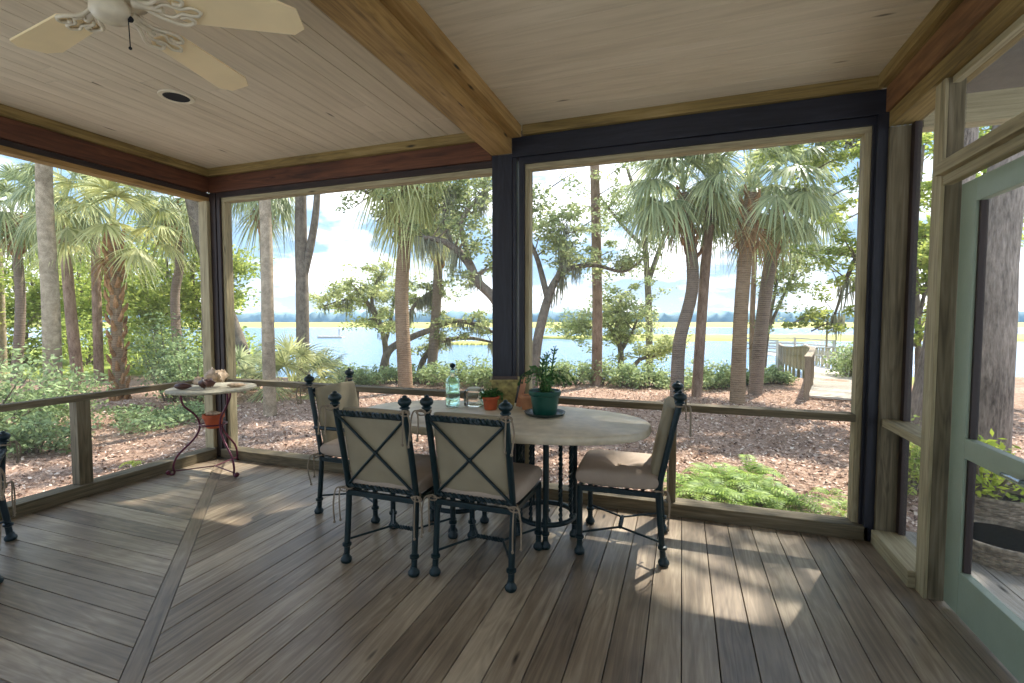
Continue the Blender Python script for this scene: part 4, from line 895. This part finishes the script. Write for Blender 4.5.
# ------------------------------------------------------------------ oval table
TZ=.745; TC=(-1.075,2.77)
def table():
    t=thing('dining_table','oval stone topped table on twisted iron pedestals','table',(TC[0],TC[1],0))
    prof=[(-.046,.985),(-.042,.995),(-.024,1.0),(-.006,.995),(0,.985)]; n=72; mb=MB(); 
    def pt(a,k,z):
        c,s_=math.cos(a),math.sin(a); e=2/2.35
        return (k*.925*abs(c)**e*(1 if c>=0 else -1),k*.452*abs(s_)**e*(1 if s_>=0 else -1),TZ+z)
    o=0
    for z,k in prof: mb.v+=[pt(2*PI*i/n,k,z) for i in range(n)]
    for j in range(len(prof)-1):
        for i in range(n): a,b=j*n+i,j*n+(i+1)%n; mb.f.append((a,b,b+n,a+n)); mb.uv+=[(0,0)]*4
    mb.f.append(tuple(range(n-1,-1,-1))); mb.f.append(tuple((len(prof)-1)*n+i for i in range(n))); mb.uv+=[(0,0)]*2*n
    mb.build('tabletop','stone',t,smooth=True)
    for cx in (-.30,.30):
        c=(cx,.07)
        def ring(z,r_,rr): return MB().tube([(c[0]+r_*math.cos(a),c[1]+r_*math.sin(a),z) for a in np.linspace(0,2*PI,37)],rr,8,cap=False)
        ring(.14,.175,.016).build('pedestal_ring','iron',t,smooth=True); ring(TZ-.065,.175,.016).build('pedestal_ring','iron',t,smooth=True)
        for k in range(12):
            a=2*PI*k/12+.25; x,y=c[0]+.175*math.cos(a),c[1]+.175*math.sin(a)
            if k%3==0:
                mb=MB().tube([(x,y,0),(x,y,TZ-.047)],.016,12); mb.lathe([(.012,0),(.026,.003),(.031,.014),(.029,.026),(.02,.036),(.0165,.05)],16,(x,y,0)); mb.lathe([(.0165,-.012),(.024,-.006),(.024,.006),(.0165,.012)],16,(x,y,.09)); mb.build('leg','iron',t,smooth=True)
            else:
                mb=MB(); twist(mb,(x,y,.14),(x,y,TZ-.06),.011,.06,8); mb.build('spindle','iron',t,smooth=True)
    MB().bar((-.48,.07,TZ-.052),(.48,.07,TZ-.052),.04,.01).bar((-.3,-.25,TZ-.052),(-.3,.36,TZ-.052),.04,.01).bar((.3,-.25,TZ-.052),(.3,.36,TZ-.052),.04,.01).build('top_support','iron',t)
table()
# ------------------------------------------------------------------ things on the table
def pot(name,label,loc,rt,rb,h,mat,soil=True,cat='pot',rim=.012):
    t=thing(name,label,cat,loc)
    MB().lathe([(rb*.9,0),(rb,.004),(rb+(rt-rb)*.8,h*.78),(rt+rim*.2,h*.79),(rt+rim*.6,h*.83),(rt+rim*.6,h*.98),(rt+rim*.3,h),(rt-.004,h),(rt-.006,h*.86),(rb*.8,h*.6)],28).build('pot_body',mat,t,smooth=True)
    if soil: 
        MB().lathe([(.001,h*.9),(rt*.5,h*.895),(rt*.95,h*.87)],20).build('soil','soil',t)
    return t
t=MB().lathe([(.001,.004),(.09,.004),(.11,.012),(.125,.022),(.128,.022),(.118,.006),(.095,0),(.001,0)],32).build('pot_saucer','saucer',None,smooth=True,loc=(-.795,2.875,TZ)); tag(t,'dark saucer under the green glazed pot','saucer')
gp=pot('potted_plant','dark green glazed pot with arching leafy succulent on the table',(-.795,2.875,TZ+.006),.093,.073,.15,'greenpot',cat='plant')
def succulent(root,h0,seed,n=16,spread=.16,hh=.2,mat='cactus'):
    rnd=random.Random(seed); mb=MB()
    for i in range(n):
        az=i*2.399+rnd.uniform(-.3,.3); sp=spread*rnd.uniform(.5,1.1); u=Vector((math.cos(az),math.sin(az),0)); top=hh*rnd.uniform(.45,1); p0=Vector((rnd.uniform(-.03,.03),rnd.uniform(-.03,.03),h0))
        q=smooth_path([p0,p0+u*sp*.2+Vector((0,0,top*.7)),p0+u*sp*.6+Vector((0,0,top)),p0+u*sp*1.0+Vector((0,0,top*.8)),p0+u*sp*1.15+Vector((0,0,top*.45))],5)
        for a,b in zip(q[:-1],q[1:]):
            d=(b-a); s_=d.cross(Vector((0,0,1))); s_=s_.normalized() if s_.length>1e-5 else Vector((1,0,0)); nn=s_.cross(d.normalized()); w_=.009; m_=(a+b)/2
            mb.quad([a,m_+s_*w_,b,m_-s_*w_]); mb.quad([a,m_+nn*w_*.6,b,m_-nn*w_*.6])
            if rnd.random()<.45:
                dd=(s_*rnd.choice((-1,1))+d.normalized()*.8+Vector((0,0,rnd.uniform(-.3,.5)))).normalized()*.035; mb.quad([m_,m_+dd*.5+nn*.008,m_+dd,m_+dd*.5-nn*.008])
    for k in range(3):
        a=rnd.uniform(0,2*PI); p=Vector((math.cos(a)*.02,math.sin(a)*.02,h0)); q=smooth_path([p,p+Vector((math.cos(a)*.03,math.sin(a)*.03,hh*.8)),p+Vector((-.01+.03*k,math.sin(a)*.03,hh*(1.25+.2*k)))],8); mb.tube(q,[.006]*len(q),6)
        for j,pp in enumerate(q[2:]):
            for s_ in (-1,1): dd=Vector((s_*.028*math.cos(j),s_*.028*math.sin(j),.018)); mb.quad([pp,pp+dd*.5+Vector((0,0,.007)),pp+dd,pp+dd*.5-Vector((0,0,.007))])
    mb.build('stems',mat,root)
succulent(gp,.13,3,13,.17,.17)
tp=pot('potted_plant','small terracotta pot with a low succulent behind the near chairs',(-1.18,2.93,TZ),.052,.04,.088,'terra',cat='plant'); succulent(tp,.07,5,9,.045,.035)
pot('clay_pot','pale terracotta pot tucked behind the green glazed pot',(-.955,3.02,TZ),.05,.036,.095,'terralite')
bt=thing('glass_bottle','pale green embossed glass bottle with dark stopper on the table','bottle',(-1.455,2.93,TZ))
MB().lathe([(.001,0.004),(.04,.002),(.048,.01),(.049,.08),(.046,.1),(.049,.12),(.049,.17),(.042,.195),(.02,.215),(.016,.225),(.016,.255),(.02,.258),(.02,.268),(.013,.268),(.013,.225),(.017,.212),(.038,.192),(.044,.17),(.044,.015),(.001,.009)],28).build('bottle_body','bottle',bt,smooth=True)
MB().lathe([(.011,.25),(.011,.27),(.018,.272),(.021,.285),(.012,.296),(.001,.298)],14).build('stopper','iron',bt,smooth=True)
jr=thing('glass_jar','cloudy square glass jar between the bottle and the small terracotta pot','jar',(-1.34,3.03,TZ))
mb=MB(); mb.box(-.058,.058,-.058,.058,0,.11); mb.build('jar_body','clear',jr,bevel=.012); MB().lathe([(.044,.111),(.048,.112),(.048,.12),(.04,.124),(.001,.124)],20).build('lid','wax',jr,smooth=True)
jp=thing('dried_sprig','pale wispy plant sprig standing in a cup beside the square jar','plant',(-1.245,3.03,TZ)); MB().lathe([(.02,0),(.026,.04),(.024,.04),(.018,.003)],14).build('cup','clear',jp,smooth=True)
rnd=random.Random(4); mb=MB()
for k in range(12):
    a=rnd.uniform(0,2*PI); q=smooth_path([Vector((0,0,.02)),Vector((.02*math.cos(a),.02*math.sin(a),.1)),Vector((.05*math.cos(a),.05*math.sin(a),rnd.uniform(.14,.2)))],4); mb.tube(q,.0016,4)
    for pp in q[3:]: 
        for s_ in (-1,1): mb.quad([pp,pp+Vector((s_*.008,.002,.006)),pp+Vector((s_*.014,0,.012)),pp+Vector((s_*.006,0,.01))])
mb.build('sprigs','hedgeleaf',jp)
sp_=thing('square_planter','ochre mottled square planter standing in front of the centre post','planter',(-1.145,3.11,TZ),R(19))
def taper(mb,a,b,z0,z1):
    o=len(mb.v); mb.v+=[(-a,-a,z0),(a,-a,z0),(a,a,z0),(-a,a,z0),(-b,-b,z1),(b,-b,z1),(b,b,z1),(-b,b,z1)]
    for f in ((0,3,2,1),(4,5,6,7),(0,1,5,4),(1,2,6,5),(2,3,7,6),(3,0,4,7)): mb.f.append(tuple(o+i for i in f)); mb.uv+=[(0,0)]*4
mb=MB(); taper(mb,.062,.092,0,.17); mb.build('planter_body','ochrepot',sp_,bevel=.006); mb=MB(); taper(mb,.100,.102,.17,.188); mb.build('rim','ochrepot',sp_,bevel=.004); MB().box(-.088,.088,-.088,.088,.186,.19).build('soil','soil',sp_)
ls=MB().bar((0,0,0),(.045,.0,.20),.035,.018,up=(0,1,0)).build('clay_slab','pink',None,bevel=.004,loc=(-1.03,3.06,TZ+.006)); tag(ls,'narrow pink clay slab leaning beside the square planter','clay slab')

# ------------------------------------------------------------------ little round table in the corner
SZ=.742; SC=(-3.86,3.09)
def corner_table():
    t=thing('side_table','small round cement topped table with curved maroon legs in the corner','table',(SC[0],SC[1],0))
    MB().lathe([(.001,SZ-.022),(.33,SZ-.022),(.342,SZ-.016),(.342,SZ-.004),(.335,SZ),(.001,SZ)],48).build('tabletop','tabletop2',t,smooth=True)
    MB().tube([(.10*math.cos(a),.10*math.sin(a),.42) for a in np.linspace(0,2*PI,25)],.007,8,cap=False).build('pot_ring','redmetal',t,smooth=True)
    for az in (R(222),R(348),R(105)):
        u=Vector((math.cos(az),math.sin(az),0)); Z=Vector((0,0,1))
        q=smooth_path([u*.335+Z*.018,u*.325+Z*.0085,u*.30+Z*.018,u*.305+Z*.08,u*.27+Z*.17,u*.15+Z*.30,u*.105+Z*.40,u*.13+Z*.50,u*.22+Z*.60,u*.24+Z*(SZ-.022)],6)
        lg=MB().tube(q,.0085,10); lg.ball(u*.345+Z*.026,.02,10); lg.build('leg','redmetal',t,smooth=True)
        MB().tube([u*.30+Z*.035,Z*.045],.005,8).build('stretcher','redmetal',t,smooth=True)
corner_table()
hp=thing('clay_pot','orange terracotta pot held in the ring under the corner table','pot',(SC[0],SC[1],.385))
MB().lathe([(.05,0),(.058,.01),(.074,.09),(.084,.09),(.086,.122),(.078,.122),(.07,.09),(.05,.02)],28).build('pot_body','terra',hp,smooth=True); MB().lathe([(.001,.10),(.071,.097)],20).build('soil','soil',hp)
def shell(label,loc,s,rz,mat='shell',seed=1,name='sea_shell',flat=.6,spikes=True):
    rnd=random.Random(seed); n=22; m=15; mb=MB(); prof=[]
    for i in range(m):
        t=i/(m-1); z=(t-.5)*2*s; r_=s*(.55*math.sin(PI*min(1,t*1.02+.0))**.7*(1-.35*t)+.02)
        if spikes: r_*=1+.12*math.sin(t*26)
        prof.append((r_,z))
    o=len(mb.v)
    for i,(r_,z) in enumerate(prof):
        for k in range(n):
            a=2*PI*k/n; q=r_*(1+(.75*max(0,math.cos(a*2-i*.9))**5 if spikes else 0)+rnd.uniform(-.03,.03)); mb.v.append((z,q*math.cos(a),q*math.sin(a)*flat+s*.3*flat))
    for i in range(m-1):
        for k in range(n): a,b=o+i*n+k,o+i*n+(k+1)%n; mb.f.append((a,b,b+n,a+n)); mb.uv+=[(0,0)]*4
    mb.f.append(tuple(o+k for k in range(n-1,-1,-1))); mb.f.append(tuple(o+(m-1)*n+k for k in range(n))); mb.uv+=[(0,0)]*2*n
    ob_=mb.build(name,mat,None,smooth=True); zmin=min(v[2] for v in mb.v); ob_.location=(loc[0],loc[1],loc[2]-zmin+.001); ob_.rotation_euler=(0,0,rz); tag(ob_,label,'shell'); return ob_
shell('dark brown mussel shaped shell on the left of the corner table',(-3.96,2.90,SZ),.075,R(25),'shelldark',1,flat=.8,spikes=False)
shell('large bleached knobbly conch shell at the middle of the corner table',(-3.84,3.12,SZ),.10,R(70),'shell',2,flat=1.1)
shell('brown grey shell lying in front of the conch',(-3.77,2.97,SZ),.07,R(30),'shelldark',3,flat=1.0)
shell('small pale whelk leaning left of the conch',(-3.97,3.06,SZ),.07,R(-30),'shell',4,flat=.85)
shell('flat tan oyster shell on the right of the corner table',(-3.66,3.16,SZ),.08,R(30),'shell',5,flat=.5,spikes=False)
shell('grey shell resting inside the hanging terracotta pot',(SC[0],SC[1],.486),.06,R(60),'shell',6,flat=.8,spikes=False)

# ------------------------------------------------------------------ ceiling fan
def fan():
    hx,hy,bz=-1.995,1.235,2.50
    t=thing('ceiling_fan','cream bladed ceiling fan with ornate off white brackets','fan',(hx,hy,0))
    MB().lathe([(.08,ZC),(.085,ZC-.02),(.12,ZC-.04),(.135,ZC-.07),(.135,bz+.05),(.12,bz+.025),(.09,bz+.012),(.05,bz+.01)],36).build('motor_housing','offwhite',t,smooth=True)
    sw=MB().lathe([(.05,bz+.01),(.06,bz-.0),(.062,bz-.04),(.05,bz-.058),(.018,bz-.066),(.001,bz-.067)],28).build('switch_housing','offwhite',t,smooth=True)
    MB().ball((.045,.04,bz-.045),.011,8).build('switch','black',sw,smooth=True)
    MB().tube([(.05,.03,bz-.05),(.052,.032,bz-.15)],.0018,6).ball((.052,.032,bz-.155),.006,8).build('pull_chain','black',t,smooth=True)
    for k in range(5):
        az=R(28+72*k); Rm=Matrix.Rotation(az,4,'Z')@Matrix.Translation((0,0,bz))@Matrix.Rotation(R(-9),4,'X')
        outl=[(.215,-.05),(.24,-.068),(.60,-.083),(.66,-.05),(.665,.045),(.62,.082),(.24,.068),(.215,.05)]
        mb=MB(); n=len(outl)
        mb.v=[tuple(Rm@Vector((x,y,-.004))) for x,y in outl]+[tuple(Rm@Vector((x,y,.004))) for x,y in outl]
        mb.f=[tuple(range(n-1,-1,-1)),tuple(range(n,2*n))]+[(i,(i+1)%n,n+(i+1)%n,n+i) for i in range(n)]; mb.uv=[(0,0)]*(2*n+4*n)
        b=mb.build('blade','cream',t)
        mb=MB(); V3=lambda x,y,z:Rm@Vector((x,y,z))
        for s_ in (-1,1):
            mb.tube(smooth_path([V3(.10,s_*.012,.005),V3(.15,s_*.03,-.012),V3(.20,s_*.062,-.012),V3(.235,s_*.068,-.01),V3(.265,s_*.05,-.009),V3(.25,s_*.028,-.009),V3(.225,s_*.034,-.009)],5),.0075,8)
            mb.tube(smooth_path([V3(.16,s_*.012,-.012),V3(.20,s_*.03,-.012),V3(.24,s_*.012,-.01),V3(.285,s_*.02,-.009),V3(.31,0,-.009)],5),.006,8)
        mb.tube([V3(.08,0,.008),V3(.14,0,0),V3(.18,0,-.012)],[.02,.014,.011],10); mb.build('blade_bracket','offwhite',b,smooth=True)
fan()
rl=thing('recessed_light','round recessed ceiling light with white trim ring and black well','light',(-3.03,2.24,ZC))
MB().lathe([(.072,.0),(.074,-.006),(.096,-.006),(.099,0)],36).build('trim_ring','offwhite',rl,smooth=True)
MB().lathe([(.001,-.0015),(.072,-.0015),(.073,-.003)],30).build('light_well','black',rl)

# ------------------------------------------------------------------ baskets on the outside deck
def basket(label,loc,r0,r1,h,inner,sx=1.0):
    t=thing('wicker_basket',label,'basket',loc); mb=MB(); rows=int(h/.016); ns=30
    for j in range(rows):
        z=.006+j*.016; r_=r0+(r1-r0)*z/h
        mb.tube([((r_+.007*(1 if (i+j)%2 else -1))*math.cos(2*PI*i/ns)*sx,(r_+.007*(1 if (i+j)%2 else -1))*math.sin(2*PI*i/ns),z) for i in range(ns+1)],.0085,6,cap=False)
    mb.lathe([(r0*.9,.002),(r0,.0),(r1,h),(r1-.012,h),(r0-.012,.01)],ns,sx=sx); mb.build('woven_body','wicker',t)
    MB().tube([(r1*sx*math.cos(a),r1*math.sin(a),h) for a in np.linspace(0,2*PI,37)],.016,8,cap=False).build('rim','wicker',t,smooth=True)
    MB().lathe([(.001,h*.85),(r1*.9,h*.85)],24,sx=sx).build('soil',inner,t); return t
basket('wide low wicker basket on the outside deck, nearer the screen door',(1.78,3.50,-.025),.24,.27,.12,'soil')
b2=basket('taller round wicker basket holding a lime leaved shrub, behind the low basket',(1.93,3.97,-.025),.20,.24,.24,'soil')
for_=shrub('lime green leafy shrub planted in the taller wicker basket',0,0,.42,.50,'limeleaf',500,.055,401,name='potted_shrub',loc=(1.86,3.94,.17))
